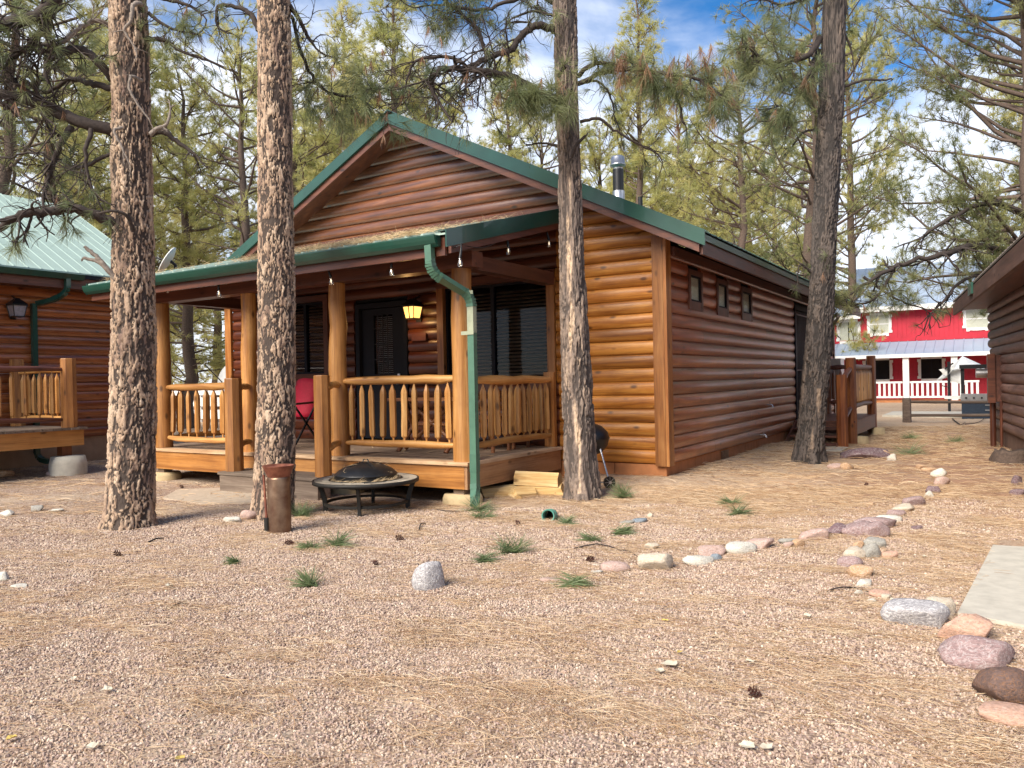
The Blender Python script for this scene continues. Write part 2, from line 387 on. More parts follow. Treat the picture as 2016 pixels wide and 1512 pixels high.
# rocks
def rockmat(name, c, vein=(.8, .78, .76), va=.35):
    m, t, b = newmat(name); vec, rnd = coords(t, (1, 1, 1))
    n = noise(t, vec, 9, 6, .62, .4); n2 = noise(t, vec, 3.2, 4, .6, 1.5)
    cc = ramp(t, n, [(.3, tuple(x*.55 for x in c)), (.55, c), (.8, tuple(min(.8, x*1.25) for x in c))])
    w = math_(t, 'ABSOLUTE', math_(t, 'SUBTRACT', n2, .5)); mr = nd(t, 'ShaderNodeMapRange'); mr.inputs['From Max'].default_value = .035; mr.inputs['To Min'].default_value = va; mr.inputs['To Max'].default_value = 0
    t.links.new(w, mr.inputs['Value'])
    t.links.new(mixc(t, mr.outputs[0], cc, vein), b.inputs['Base Color']); b.inputs['Roughness'].default_value = .8
    bump(t, b, n, .5, .02); return m
RK = {'mauve': rockmat('mauve_rock', (.33, .22, .21)), 'pink': rockmat('pink_rock', (.52, .35, .29)), 'cream': rockmat('cream_rock', (.60, .50, .38)),
      'white': rockmat('whitish_rock', (.62, .58, .50)), 'tan': rockmat('tan_rock', (.55, .34, .19)), 'grey': rockmat('grey_rock', (.33, .31, .27)),
      'dark': rockmat('dark_brown_rock', (.15, .095, .08), (.35, .16, .06), .5), 'veined': rockmat('veined_grey_rock', (.38, .36, .37), (.8, .78, .76), .9),
      'orange': rockmat('orange_rock', (.58, .35, .25), va=.15), 'blue': rockmat('bluish_rock', (.2, .24, .28)), 'purple': rockmat('purple_rock', (.17, .10, .11))}
# ================================================================== GROUND
def gz(x, y):
    x = np.asarray(x, float); y = np.asarray(y, float)
    z = .08+.03*np.clip((y-3)/6, 0, 1)+(fbm(x*.7+9, y*.7+3, 3, 3)-.45)*.05+(fbm(x*2.7, y*2.7, 3, 5)-.4)*.034
    ex = np.clip(x+3.66, 0, 9); ey = np.clip(9.52-y, 0, 9); d = np.sqrt(np.where(y < 9.52, ex**2+ey**2, ex**2))
    inside = (x < -3.66) & (y > 9.52)
    d = np.where((x < -3.66) & (y < 9.52), ey, d)
    mound = .13*np.exp(-(d/.8)**2)*(1/(1+np.exp(-(x+5.0)*6)))*(1/(1+np.exp((y-16.2)*2)))
    return z+np.where(inside, 0, mound)
def gz1(x, y): return float(gz(np.array([x]), np.array([y]))[0])
def axis_coords(lo, hi, fine, step, far, grow=1.13):
    a = [lo]; s = step
    while a[-1] > -far: s *= grow; a.append(a[-1]-s)
    b = [hi]; s = step
    while b[-1] < far: s *= grow; b.append(b[-1]+s)
    mid = np.arange(lo+step, hi, step)
    return np.array(a[::-1]+list(mid)+b)
gx = axis_coords(-9.5, 2.5, None, .045, 400); gy = axis_coords(1.0, 12.5, None, .045, 400)
GX, GY = np.meshgrid(gx, gy); GZ = gz(GX, GY)
# gentle pebbly relief close to the camera
GZ = GZ+np.where((GX > -9.6) & (GX < 2.6) & (GY > 1) & (GY < 12.6), (vnoise(GX*19, GY*19, 8)-.5)*.007, 0)
nx, ny = len(gx), len(gy)
idx = np.arange(nx*ny).reshape(ny, nx)
fq = np.stack([idx[:-1, :-1].ravel(), idx[:-1, 1:].ravel(), idx[1:, 1:].ravel(), idx[1:, :-1].ravel()], 1)
def straw_mask(x, y):
    """0 bare gravel .. 1 thick needle litter"""
    n = fbm(x*1.6+3, y*2.6+1, 4, 21); far = np.clip((y+.35*x-4.2)/3.5, 0, 1)
    lefty = np.clip((-x-5.5)/6, 0, .2)
    return np.clip((n-.47)*1.5+far*.75+.18-lefty, 0, 1)
m, t, b = newmat('gravel_and_needle_litter')
tc = nd(t, 'ShaderNodeTexCoord'); V = tc.outputs['Object']
vo = nd(t, 'ShaderNodeTexVoronoi'); vo.inputs['Scale'].default_value = 62; t.links.new(V, vo.inputs['Vector'])
sp = nd(t, 'ShaderNodeSeparateColor'); t.links.new(vo.outputs['Color'], sp.inputs[0])
gc = ramp(t, sp.outputs[0], [(0, (.14, .09, .075)), (.22, (.30, .20, .15)), (.45, (.46, .33, .24)), (.7, (.55, .43, .33)), (.9, (.40, .27, .23)), (1, (.66, .56, .46))])
ed = nd(t, 'ShaderNodeMapRange'); ed.inputs['From Min'].default_value = .35; ed.inputs['From Max'].default_value = .75; ed.inputs['To Max'].default_value = .55; t.links.new(vo.outputs['Distance'], ed.inputs['Value'])
gc = mixc(t, ed.outputs[0], gc, (.10, .065, .045))
mp = nd(t, 'ShaderNodeMapping'); mp.inputs['Scale'].default_value = (9, 55, 30); mp.inputs['Rotation'].default_value = (0, 0, .45); t.links.new(V, mp.inputs['Vector'])
s1 = noise(t, mp.outputs[0], 1, 5, .65, 1.2)
mp2 = nd(t, 'ShaderNodeMapping'); mp2.inputs['Scale'].default_value = (14, 75, 30); mp2.inputs['Rotation'].default_value = (0, 0, 1.15); t.links.new(V, mp2.inputs['Vector'])
s2 = noise(t, mp2.outputs[0], 1, 5, .65, 1.2)
ss = math_(t, 'MAXIMUM', s1, s2)
sc_ = ramp(t, ss, [(.38, (.25, .155, .10)), (.50, (.47, .325, .22)), (.60, (.60, .455, .31)), (.78, (.72, .58, .42))])
big = noise(t, V, .55, 4, .6)
sc_ = mixc(t, math_(t, 'MULTIPLY', math_(t, 'SUBTRACT', big, .5, True), 1.6, True), sc_, (.44, .29, .19))
sa = nd(t, 'ShaderNodeAttribute', attribute_name='straw'); sn = noise(t, V, 7, 5, .7)
mk = math_(t, 'ADD', sa.outputs['Fac'], math_(t, 'MULTIPLY', math_(t, 'SUBTRACT', sn, .5), 1.5), True)
fc = mixc(t, mk, gc, sc_)
da = nd(t, 'ShaderNodeAttribute', attribute_name='soil')
fc = mixc(t, math_(t, 'MULTIPLY', math_(t, 'MULTIPLY', da.outputs['Fac'], sn), 1.2, True), fc, (.26, .125, .075))
pn = noise(t, V, .8, 3, .5)
fc = mixc(t, math_(t, 'MULTIPLY', math_(t, 'SUBTRACT', pn, .52, True), 1.6), fc, (.60, .50, .38))
t.links.new(fc, b.inputs['Base Color']); b.inputs['Roughness'].default_value = .95; b.inputs['Specular IOR Level'].default_value = .2
hh = math_(t, 'ADD', math_(t, 'MULTIPLY', vo.outputs['Distance'], -1.0), math_(t, 'MULTIPLY', ss, 1.2)); bump(t, b, hh, .6, .012)
M['ground'] = m
sm_ = straw_mask(GX, GY); soil = np.clip((GX+2.6)/1.5, 0, 1)*np.clip((GY-6.5)/4, 0, 1)*np.clip((26-GY)/8, 0, 1)
gm = mesh_np('ground', np.stack([GX.ravel(), GY.ravel(), GZ.ravel()], 1), fq, M['ground'], True, attrs={'straw': sm_.ravel(), 'soil': soil.ravel()})
obj('ground', gm, None, (0, 0, 0), kind='structure')

# --- instanced litter: geometry nodes on point clouds
def gn_scatter(name, pts, rot, scl, build, mat, label=None):
    me = bpy.data.meshes.new(name); me.vertices.add(len(pts)); me.vertices.foreach_set('co', np.asarray(pts, np.float32).ravel())
    a = me.attributes.new('rot', 'FLOAT_VECTOR', 'POINT'); a.data.foreach_set('vector', np.asarray(rot, np.float32).ravel())
    a = me.attributes.new('scl', 'FLOAT_VECTOR', 'POINT'); a.data.foreach_set('vector', np.asarray(scl, np.float32).ravel())
    me.materials.append(mat); o = obj(name, me, None, (0, 0, 0), kind='stuff')
    g = bpy.data.node_groups.new(name, 'GeometryNodeTree')
    g.interface.new_socket('Geometry', in_out='INPUT', socket_type='NodeSocketGeometry'); g.interface.new_socket('Geometry', in_out='OUTPUT', socket_type='NodeSocketGeometry')
    gi = g.nodes.new('NodeGroupInput'); go = g.nodes.new('NodeGroupOutput')
    mp = g.nodes.new('GeometryNodeMeshToPoints'); ip = g.nodes.new('GeometryNodeInstanceOnPoints')
    g.links.new(gi.outputs[0], mp.inputs['Mesh']); g.links.new(mp.outputs[0], ip.inputs['Points'])
    inst = build(g)
    sm = g.nodes.new('GeometryNodeSetMaterial'); sm.inputs['Material'].default_value = mat; g.links.new(inst, sm.inputs[0]); g.links.new(sm.outputs[0], ip.inputs['Instance'])
    for nme, sock in (('rot', 'Rotation'), ('scl', 'Scale')):
        na = g.nodes.new('GeometryNodeInputNamedAttribute'); na.data_type = 'FLOAT_VECTOR'; na.inputs['Name'].default_value = nme
        g.links.new(na.outputs[0], ip.inputs[sock])
    g.links.new(ip.outputs[0], go.inputs[0])
    md = o.modifiers.new('scatter', 'NODES'); md.node_group = g
    return o
def b_pebble(g):
    n = g.nodes.new('GeometryNodeMeshIcoSphere'); n.inputs['Radius'].default_value = 1; n.inputs['Subdivisions'].default_value = 1
    return n.outputs[0]
def b_needle(g):
    n = g.nodes.new('GeometryNodeCurveQuadraticBezier'); n.inputs['Resolution'].default_value = 4
    n.inputs['Start'].default_value = (-.5, 0, 0); n.inputs['Middle'].default_value = (0, .13, .03); n.inputs['End'].default_value = (.5, 0, 0)
    c = g.nodes.new('GeometryNodeCurvePrimitiveCircle'); c.inputs['Resolution'].default_value = 3; c.inputs['Radius'].default_value = .0085
    m = g.nodes.new('GeometryNodeCurveToMesh'); g.links.new(n.outputs[0], m.inputs['Curve']); g.links.new(c.outputs[0], m.inputs['Profile Curve'])
    return m.outputs[0]
def instmat(name, stops, rough=.85):
    m, t, b = newmat(name); oi = nd(t, 'ShaderNodeObjectInfo'); t.links.new(ramp(t, oi.outputs['Random'], stops), b.inputs['Base Color'])
    b.inputs['Roughness'].default_value = rough; b.inputs['Specular IOR Level'].default_value = .25; return m
M['pebble'] = instmat('mixed_gravel', [(0, (.17, .12, .105)), (.16, (.31, .22, .18)), (.36, (.45, .33, .255)), (.58, (.55, .425, .325)), (.74, (.42, .30, .26)), (.93, (.60, .49, .39)), (1, (.70, .61, .50))])
M['straw'] = instmat('dry_pine_needles', [(0, (.28, .15, .08)), (.3, (.53, .345, .20)), (.7, (.68, .495, .315)), (1, (.78, .635, .45))], .6)
# visible ground wedge in camera space
def ground_pts(n, d0, d1, power=1.0, spread=.74):
    d = d0+(d1-d0)*rng.random(n)**power; s = (rng.random(n)*2-1)*spread*d
    F2 = np.array([CF[0], CF[1]]); F2 /= np.linalg.norm(F2); R2 = np.array([F2[1], -F2[0]])
    return d[:, None]*F2+s[:, None]*R2
SLAB = [(-.06, 7.25), (2.6, 7.9), (2.2, 4.35), (-.23, 5.12)]
def blocked(x, y):
    b = (y > 9.45) & (x < -3.6); b |= (y > 7.25) & (x < -5.15) & (x > -14); b |= (y > 6.9) & (x > -8.9) & (x < -7.1)
    b |= (x < -15.1) & (y < 9.6); sl = (y > 5.0) & (y < 7.6) & (x > -.2+(y-5.1)*.06) & (y > 5.1-.32*(x+.2))
    return b | sl
p = ground_pts(270000, 2.2, 8.6, .80); x, y = p[:, 0], p[:, 1]
k = (rng.random(len(x)) > straw_mask(x, y)*.8) & ~blocked(x, y); x, y = x[k], y[k]; n = len(x)
r = (.0034+.0036*rng.random(n)**2)*(1+.06*np.hypot(x, y))
zz = gz(x, y)+r*.25+(fbm(x*6, y*6, 2, 9)-.3)*.006
gn_scatter('gravel', np.stack([x, y, zz], 1), rng.random((n, 3))*6.28, np.stack([r*(1+.5*rng.random(n)), r*(.75+.4*rng.random(n)), r*(.5+.35*rng.random(n))], 1), b_pebble, M['pebble'])
# needles: loose everywhere plus drifts that lie roughly across the view
def needles(name, n, d0, d1, power, ln, thick):
    p = ground_pts(n*2, d0, d1, power); x, y = p[:, 0], p[:, 1]
    drift = fbm(x*1.5+y*.6+4, y*4.2-x*1.3, 3, 33)
    k = (rng.random(len(x)) < np.clip((drift-.46)*2.6+straw_mask(x, y)*.6+.10, .10, 1)) & ~((y > 9.45) & (x < -3.6)) & ~((y > 7.25) & (x < -5.15) & (x > -14)) & (rng.random(len(x)) > .96*blocked(x, y))
    x, y = x[k][:n], y[k][:n]; n = len(x)
    th = .5+1.5*(fbm(x*.9, y*.9, 2, 40)-.45)*3+rng.normal(0, .85, n)
    L_ = ln*(.6+.7*rng.random(n))
    z = gz(x, y)+.006+.02*rng.random(n)**2*(.4+straw_mask(x, y))
    gn_scatter(name, np.stack([x, y, z], 1), np.stack([rng.random(n)*6.28*0+rng.normal(0, .5, n), rng.normal(0, .09, n), th], 1), np.stack([L_, L_*thick*(.4+rng.random(n)), L_*thick], 1), b_needle, M['straw'])
needles('needle_litter', 75000, 2.2, 9.5, .75, .125, .85)
needles('far_needle_litter', 42000, 8.0, 20, .6, .19, 1.35)

# ================================================================== SIDING
def log_mesh(mb, axis, a0, a1, plane, z0, h, out, bulge=.044, jitter=0, cut=(None, None)):
    """half round siding log, outer face at plane, bulging along out (+1/-1)"""
    prof = []
    for tt in (.004, .035, .12, .27, .45, .62, .78, .90, .97, .996): prof.append((plane+out*(bulge*max(0, math.sin(PI*tt))**.42), z0+h*tt))
    prof = [(plane-out*.012, z0+.0015)]+prof+[(plane-out*.012, z0+h-.0015)]
    poly = prof; n = len(poly)
    def P(p, a): return (a, p[0], p[1]) if axis == 'x' else (p[0], a, p[1])
    nseg = max(1, int((a1-a0)/1.4)); vs = []
    for s_ in range(nseg+1):
        a = a0+(a1-a0)*s_/nseg; dj = 0 if s_ in (0, nseg) else random.uniform(-1, 1)*jitter
        for q in poly: vs.append(P((q[0]+out*dj*.5, q[1]+dj), cut[0](q[1]) if s_ == 0 and cut[0] else (cut[1](q[1]) if s_ == nseg and cut[1] else a)))
    fs = [(s_*n+i, s_*n+(i+1) % n, (s_+1)*n+(i+1) % n, (s_+1)*n+i) for s_ in range(nseg) for i in range(n)]
    mb.add(vs, fs, 0, True); mb.add(vs[:n], [tuple(range(n))]); mb.add(vs[-n:], [tuple(range(n-1, -1, -1))])
def log(parent, axis, a0, a1, plane, z0, h, out, mat, bulge=.044, cut=(None, None)):
    mb = MB(); log_mesh(mb, axis, a0+.002, a1-.002, plane, z0, h, out, bulge, .0025, cut)
    return mb.build('log', mat, parent)
def wall_of_logs(parent, axis, a0, a1, plane, z0, rows, h, out, matf, openings=(), clip=None, joints=0, bulge=.044):
    for r_ in range(rows):
        z = z0+r_*h; lo, hi = a0, a1
        if clip: lo, hi = clip(z+h*.45); lo = max(lo, a0); hi = min(hi, a1)
        if hi-lo < .15: continue
        segs = [(lo, hi)]
        for (o0, o1, zz0, zz1) in openings:
            if z+h*.6 > zz0 and z+h*.4 < zz1:
                ns = []
                for s0, s1 in segs:
                    if o1 <= s0 or o0 >= s1: ns.append((s0, s1)); continue
                    if o0-s0 > .03: ns.append((s0, o0))
                    if s1-o1 > .03: ns.append((o1, s1))
                segs = ns
        for s0, s1 in segs:
            cuts = [s0]
            if joints and s1-s0 > 3.5 and random.random() < joints: cuts.append(random.uniform(s0+1.2, s1-1.2))
            cuts.append(s1)
            for c0, c1 in zip(cuts[:-1], cuts[1:]):
                log(parent, axis, c0, c1, plane, z, h, out, matf((c0+c1)/2, z) if callable(matf) else matf, bulge)

# ================================================================== MAIN CABIN
YW, XS, XL, XM = 9.513, -3.622, -12.11, -7.80
cab = thing('log_cabin', 'golden brown log cabin with green metal roof and covered front porch', 'cabin', (XM, YW, .1))
def kid(name, parent=cab): return obj(name, None, parent, PW[cab])
H = .178; Z0 = .393
def zt(x): return 5.62-.492*abs(x-XM)        # roof top at the rake
def clipf(z):
    w = (5.47-z)/.492; return XM-w, XM+w
fw = kid('front_wall')
OPN = [(-8.98, -7.84, .5, 2.84), (-7.22, -5.20, 1.40, 3.02), (-11.3, -9.58, 1.62, 3.02)]
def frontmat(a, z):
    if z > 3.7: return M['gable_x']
    return M['gold_x'] if a > -5.2 and z < 3.72 else M['porch_x']  # bright sunlit tone right of the porch, painted shade tone beneath it
rows = 28
class _: pass
# rows below the porch roof break at x=-5.17 only by the openings; give the sunlit bay its own boards
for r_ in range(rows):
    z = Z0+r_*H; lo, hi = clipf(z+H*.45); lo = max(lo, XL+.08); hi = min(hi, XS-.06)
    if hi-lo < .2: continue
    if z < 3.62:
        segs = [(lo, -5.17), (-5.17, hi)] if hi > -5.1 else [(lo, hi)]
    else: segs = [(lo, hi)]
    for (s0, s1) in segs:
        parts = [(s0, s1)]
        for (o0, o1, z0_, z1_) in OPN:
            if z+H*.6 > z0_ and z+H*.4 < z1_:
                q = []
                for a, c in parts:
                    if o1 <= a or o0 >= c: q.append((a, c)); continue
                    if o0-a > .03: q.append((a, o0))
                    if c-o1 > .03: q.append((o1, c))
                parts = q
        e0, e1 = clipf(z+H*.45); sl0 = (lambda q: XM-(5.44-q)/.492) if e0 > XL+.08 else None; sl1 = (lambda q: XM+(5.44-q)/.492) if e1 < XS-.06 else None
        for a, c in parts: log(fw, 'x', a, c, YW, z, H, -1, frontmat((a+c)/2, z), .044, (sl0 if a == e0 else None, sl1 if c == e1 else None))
sw = kid('side_wall')
SO = []
for (u0, u1) in ((1353, 1373), (1408, 1424), (1456, 1472)):
    ya = at(u0, 575, x=XS)[1]; yb = at(u1, 575, x=XS)[1]; SO.append((ya, yb, 2.56, 2.92))
DO = (16.82, 18.5, .62, 3.0)
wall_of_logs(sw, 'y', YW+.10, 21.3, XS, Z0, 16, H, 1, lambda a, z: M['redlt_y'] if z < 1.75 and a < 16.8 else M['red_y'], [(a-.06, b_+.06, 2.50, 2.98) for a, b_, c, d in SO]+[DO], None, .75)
# other two walls as boarded shells, real thickness, logs too (rear and left side)
lw = kid('left_wall')
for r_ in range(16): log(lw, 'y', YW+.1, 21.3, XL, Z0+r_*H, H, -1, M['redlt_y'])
rw = kid('rear_wall')
for r_ in range(27):
    z = Z0+r_*H; lo, hi = clipf(z+H*.45); lo = max(lo, XL+.05); hi = min(hi, XS-.05)
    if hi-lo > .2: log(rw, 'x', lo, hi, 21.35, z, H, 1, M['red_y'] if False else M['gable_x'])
# inner shell (keeps light out)
mb = MB(); mb.box(XL+.03, -11.3, YW+.03, YW+.16, .35, 3.3)
mb.box(-9.58, -8.98, YW+.03, YW+.16, .35, 3.3); mb.box(-7.84, -7.22, YW+.03, YW+.16, .35, 3.3); mb.box(-5.2, XS-.03, YW+.03, YW+.16, .35, 3.3)
mb.box(-11.3, -9.58, YW+.03, YW+.16, .35, 1.62); mb.box(-7.22, -5.2, YW+.03, YW+.16, .35, 1.4)
for a, c, z in ((-11.3, -9.58, 3.02), (-7.22, -5.2, 3.02), (-8.98, -7.84, 2.84)): mb.box(a, c, YW+.03, YW+.16, z, 3.3)
mb.extrude([(XM-4.2, 3.3), (XM+4.1, 3.3), (XM, 5.3)], 'y', YW+.03, YW+.16)
mb.box(XS-.17, XS-.03, YW+.16, 21.3, .35, 3.3); mb.box(XL+.03, XL+.17, YW+.16, 21.3, .35, 3.3)
mb.build('inner_sheathing', M['room'], cab)
# corner boards
for (x0, x1, y0, y1, mt) in ((XS-.135, XS+.012, YW-.078, YW-.04, 'gold_z'), (XS+.0155, XS+.055, YW-.078, YW+.10, 'gold_z'), (XL-.07, XL+.09, YW-.085, YW-.03, 'gold_z'), (XL-.075, XL-.0715, YW-.085, YW+.09, 'gold_z')):
    MB().box(x0, x1, y0, y1, .372, 3.31).build('corner_board', M[mt], cab)
MB().box(XS-.01, XS+.06, 21.26, 21.40, .372, 3.31).build('corner_board', M['dark_z'], cab)
# foundation panels
yy = YW-.012
xs_ = [-12.1, -10.9, -9.7, -8.5, -7.3, -6.1, -5.0, -4.36, XS-.015]
for a, c in zip(xs_[:-1], xs_[1:]): MB().box(a+.004, c-.004, yy, yy+.1, -.05, .385).build('foundation_panel', M['foundx'], cab)
ys_ = [YW-.012, 9.95, 10.3, 10.62, 11.0, 11.5, 11.78, 12.5, 13.2, 13.9, 14.6, 15.3, 16.0, 16.7, 17.4, 18.6, 19.8, 21.35]
for a, c in zip(ys_[:-1], ys_[1:]):
    MB().box(XS-.11, XS-.013+random.uniform(-.003, .003), a+.004, c-.004, -.05, .385).build('foundation_panel', M['foundx'], cab)
ve = MB(); ve.box(XS-.012, XS+.002, 11.80, 12.16, .22, .36)
for i in range(6): ve.box(XS+.002, XS+.012, 11.82, 12.14, .235+i*.02, .245+i*.02)
ve.build('crawl_space_vent', M['rust'], cab)
MB().box(XL, XL+.1, YW+.1, 21.3, -.05, .385).build('foundation_panel', M['foundx'], cab)
MB().box(XL+.1, XS-.12, 21.2, 21.3, -.05, .385).build('foundation_panel', M['foundx'], cab)
# ---- roof
YG0, YG1 = 9.08, 21.75; EX = 4.85
def roof_panel(xa, xb, y0, y1, zf, name, mat, pitch=.23, th=.02, parent=cab, rh_=.022):
    """ribbed sheet between xa (high) and xb (low); ribs run down the slope"""
    mb = MB(); ys = []; y = y0
    while y < y1-1e-6:
        ys += [(y, 0), (min(y+.012, y1), rh_), (min(y+.032, y1), rh_), (min(y+.044, y1), 0)]; y += pitch
    ys.append((y1, 0)); v = []
    for (yy_, dz) in ys:
        for x_ in (xa, xb): v.append((x_, yy_, zf(x_)+dz+.006))
    for (yy_, dz) in ys:
        for x_ in (xa, xb): v.append((x_, yy_, zf(x_)-th))
    n = len(ys); fs = []
    for i in range(n-1): fs.append((2*i, 2*i+1, 2*i+3, 2*i+2)); fs.append((2*n+2*i, 2*n+2*i+2, 2*n+2*i+3, 2*n+2*i+1))
    for i in range(n-1): fs.append((2*i+1, 2*n+2*i+1, 2*n+2*i+3, 2*i+3)); fs.append((2*i, 2*i+2, 2*n+2*i+2, 2*n+2*i))
    mb.add(v, fs); return mb.build(name, mat, parent)
rf = kid('roof')
roof_panel(XM, XM+EX, YG0, YG1, zt, 'roof_panel', M['greenroof'], parent=rf)
roof_panel(XM, XM-EX, YG0, YG1, zt, 'roof_panel', M['greenroof'], parent=rf)
def slopebox(mb, s, x0, x1, y0, y1, t0, t1):
    """slab following the right (s=1) or left (s=-1) roof slope, from t0 to t1 below the top"""
    A, B = XM+s*x0, XM+s*x1
    mb.hexa([(A, y0, zt(A)-t1), (B, y0, zt(B)-t1), (B, y1, zt(B)-t1), (A, y1, zt(A)-t1), (A, y0, zt(A)-t0), (B, y0, zt(B)-t0), (B, y1, zt(B)-t0), (A, y1, zt(A)-t0)])
for s in (1, -1):
    mb = MB(); slopebox(mb, s, 0, EX+.02, YG0-.03, YG0-.004, -.03, .155); slopebox(mb, s, 0, EX+.02, YG0-.004, YG0+.16, -.036, -.0285)
    slopebox(mb, s, 0, EX+.02, YG0-.045, YG0-.0305, .14, .158); mb.build('rake_trim', M['green'], rf)
    mb = MB(); slopebox(mb, s, 0, EX-.06, YG0-.002, YG0+.036, .155, .262); mb.build('rake_board', M['dark_x'], rf)
    mb = MB(); slopebox(mb, s, 0, EX-.07, YG0+.04, YW+.03, .19, .21); mb.build('soffit', M['dark_x'], rf)
    mb = MB(); slopebox(mb, s, EX-.62, EX-.06, YW+.03, YG1-.06, .19, .21); mb.build('soffit', M['dark_y'], rf)
    mb = MB(); slopebox(mb, s, 0, EX-.06, YG1-.05, YG1, .02, .26); mb.build('rake_board', M['dark_x'], rf)
    # eave: fascia board and green drip edge
    xe = XM+s*(EX-.03); ze = zt(xe)
    MB().box(min(xe, xe-s*.04), max(xe, xe-s*.04), YG0+.05, YG1-.05, ze-.27, ze-.08).build('fascia', M['dark_y'], rf)
    MB().box(min(xe+s*.012, xe+s*.03), max(xe+s*.012, xe+s*.03), YG0+.03, 18.2, ze-.11, ze+.005).build('drip_edge', M['green'], rf)
    # frieze boards under the eave
    xf = XM+s*4.24
    MB().box(min(xf, xf+s*.04), max(xf, xf+s*.04), YW+.12, 21.3, 3.08, 3.2).build('frieze_board', M['dark_y'], rf)
MB().extrude([(XM-.14, zt(XM+.14)+.032), (XM+.14, zt(XM+.14)+.032), (XM, zt(XM)+.05)], 'y', YG0-.03, YG1).build('ridge_cap', M['green'], rf)
for yb in (20.9,):
    mb = MB(); mb.tube([at(1645, 622, x=-3.05), at(1652, 622, x=-3.05), at(1640, 640, x=-3.35), at(1636, 700, x=-3.5)], .035, 8); mb.build('rear_downspout', M['black'], cab)
# chimney
cx, cy = -6.45, 14.5; cz = zt(cx)
ch = obj('chimney_pipe', None, cab, (cx, cy, cz))
MB().lathe([(.15, -.12), (.15, .02), (.125, .06), (.125, .34)], 20, (cx, cy, cz)).build('base_flashing', M['steel'], ch)
MB().lathe([(.11, .335), (.11, .78)], 20, (cx, cy, cz)).build('flue', M['black'], ch)
MB().lathe([(.10, .78), (.10, .84), (.16, .85), (.16, .88), (.14, .885), (.14, 1.02), (.10, 1.05), (.02, 1.06)], 20, (cx, cy, cz)).build('chimney_cap', M['steel'], ch)
MB().lathe([(.045, -.05), (.045, .38)], 12, (cx+.55, cy-.2, zt(cx+.55))).build('vent_pipe', M['black'], cab)
# ---- windows
def window(parent, x0, x1, z0, z1, y, mull, blind_mat, depth=.09, trim=.11, trimmat='dark_x', tm2='dark_z'):
    w = obj('window', None, parent, ((x0+x1)/2, y, z0))
    f = MB(); t_ = .035
    f.box(x0, x1, y, y+.08, z0, z0+t_); f.box(x0, x1, y, y+.08, z1-t_, z1); f.box(x0, x0+t_, y, y+.08, z0+t_, z1-t_); f.box(x1-t_, x1, y, y+.08, z0+t_, z1-t_)
    for mx_ in mull: f.box(mx_-.03, mx_+.03, y-.004, y+.076, z0+t_, z1-t_)
    f.build('frame', M['navy'], w)
    edges = [x0+t_]+list(mull)+[x1-t_]
    for a, c in zip(edges[:-1], edges[1:]):
        MB().box(a+.03, c-.03, y+.03, y+.036, z0+t_, z1-t_).build('pane', M['glass'], w)
    s_ = MB(); k = int((z1-z0-.08)/.052)
    for a, c in zip(edges[:-1], edges[1:]):
        for i in range(k):
            zc = z0+.05+i*.052
            s_.hexa([(a+.035, y+.05, zc-.014), (c-.035, y+.05, zc-.014), (c-.035, y+.082, zc+.012), (a+.035, y+.082, zc+.012), (a+.035, y+.05, zc-.011), (c-.035, y+.05, zc-.011), (c-.035, y+.082, zc+.015), (a+.035, y+.082, zc+.015)])
    s_.build('blind_slats', blind_mat, w, kind='stuff')
    MB().box(x0-.3, x1+.3, y+.6, y+.62, z0-.3, z1+.3).build('dark_interior', M['room'], w)
    for n_, (a, c, d, e, mm) in dict(t=(x0-trim, x1+trim, z1+.001, z1+trim, trimmat), b=(x0-trim, x1+trim, z0-trim, z0-.001, trimmat), l=(x0-trim, x0-.001, z0, z1, tm2), r=(x1+.001, x1+trim, z0, z1, tm2)).items():
        MB().box(a, c, y-.075, y+.0, d, e).build('trim_board', M[mm], w)
    return w
window(cab, -7.13, -5.33, 1.50, 2.93, YW+.01, [-6.28], M['blind'], tm2='gold_z', trim=.12)
window(cab, -11.2, -9.66, 1.70, 2.93, YW+.01, [-10.17], M['blind'], trim=.1)
# ---- front door
dr = obj('front_door', None, cab, (-8.4, YW, .6))
mb = MB(); y = YW-.02
mb.box(-8.94, -8.86, y-.03, y+.1, .6, 2.81); mb.box(-7.94, -7.86, y-.03, y+.1, .6, 2.81); mb.box(-8.86, -7.94, y-.03, y+.1, 2.73, 2.81); mb.build('door_frame', M['navy'], dr)
mb = MB(); y = YW+.015
mb.box(-8.855, -8.60, y, y+.045, .62, 2.72); mb.box(-8.20, -7.945, y, y+.045, .62, 2.72); mb.box(-8.60, -8.20, y, y+.045, .62, 1.66); mb.box(-8.60, -8.20, y, y+.045, 2.62, 2.72); mb.build('door_leaf', M['navy'], dr)
MB().box(-8.60, -8.20, y+.02, y+.026, 1.66, 2.62).build('door_pane', M['glass'], dr)
mb = MB()
for xx in (-8.5, -8.4, -8.3): mb.box(xx-.006, xx+.006, y-.012, y+.0, 1.66, 2.62)
for zz_ in (1.9, 2.15, 2.4): mb.box(-8.60, -8.20, y-.012, y-.001, zz_-.006, zz_+.006)
for zz_ in (1.84, 2.1): mb.lathe([(.05, -.004), (.05, .004)], 12, (-8.4, y-.02, zz_))
mb.build('door_grille', M['black'], dr)
mb = MB()
for i in range(30): mb.box(-8.58, -8.22, y+.06, y+.075, 1.68+i*.031, 1.688+i*.031)
mb.build('door_blind', M['white'], dr, kind='stuff')
MB().box(-8.9, -7.9, y+.35, y+.36, .5, 2.9).build('dark_interior', M['room'], dr)
mb = MB(); mb.box(-8.10, -8.055, y-.02, y, 1.58, 1.66); mb.tube([(-8.08, y-.03, 1.5), (-8.08, y-.07, 1.5), (-8.0, y-.07, 1.5)], .012, 6); mb.build('door_handle', M['steel'], dr)
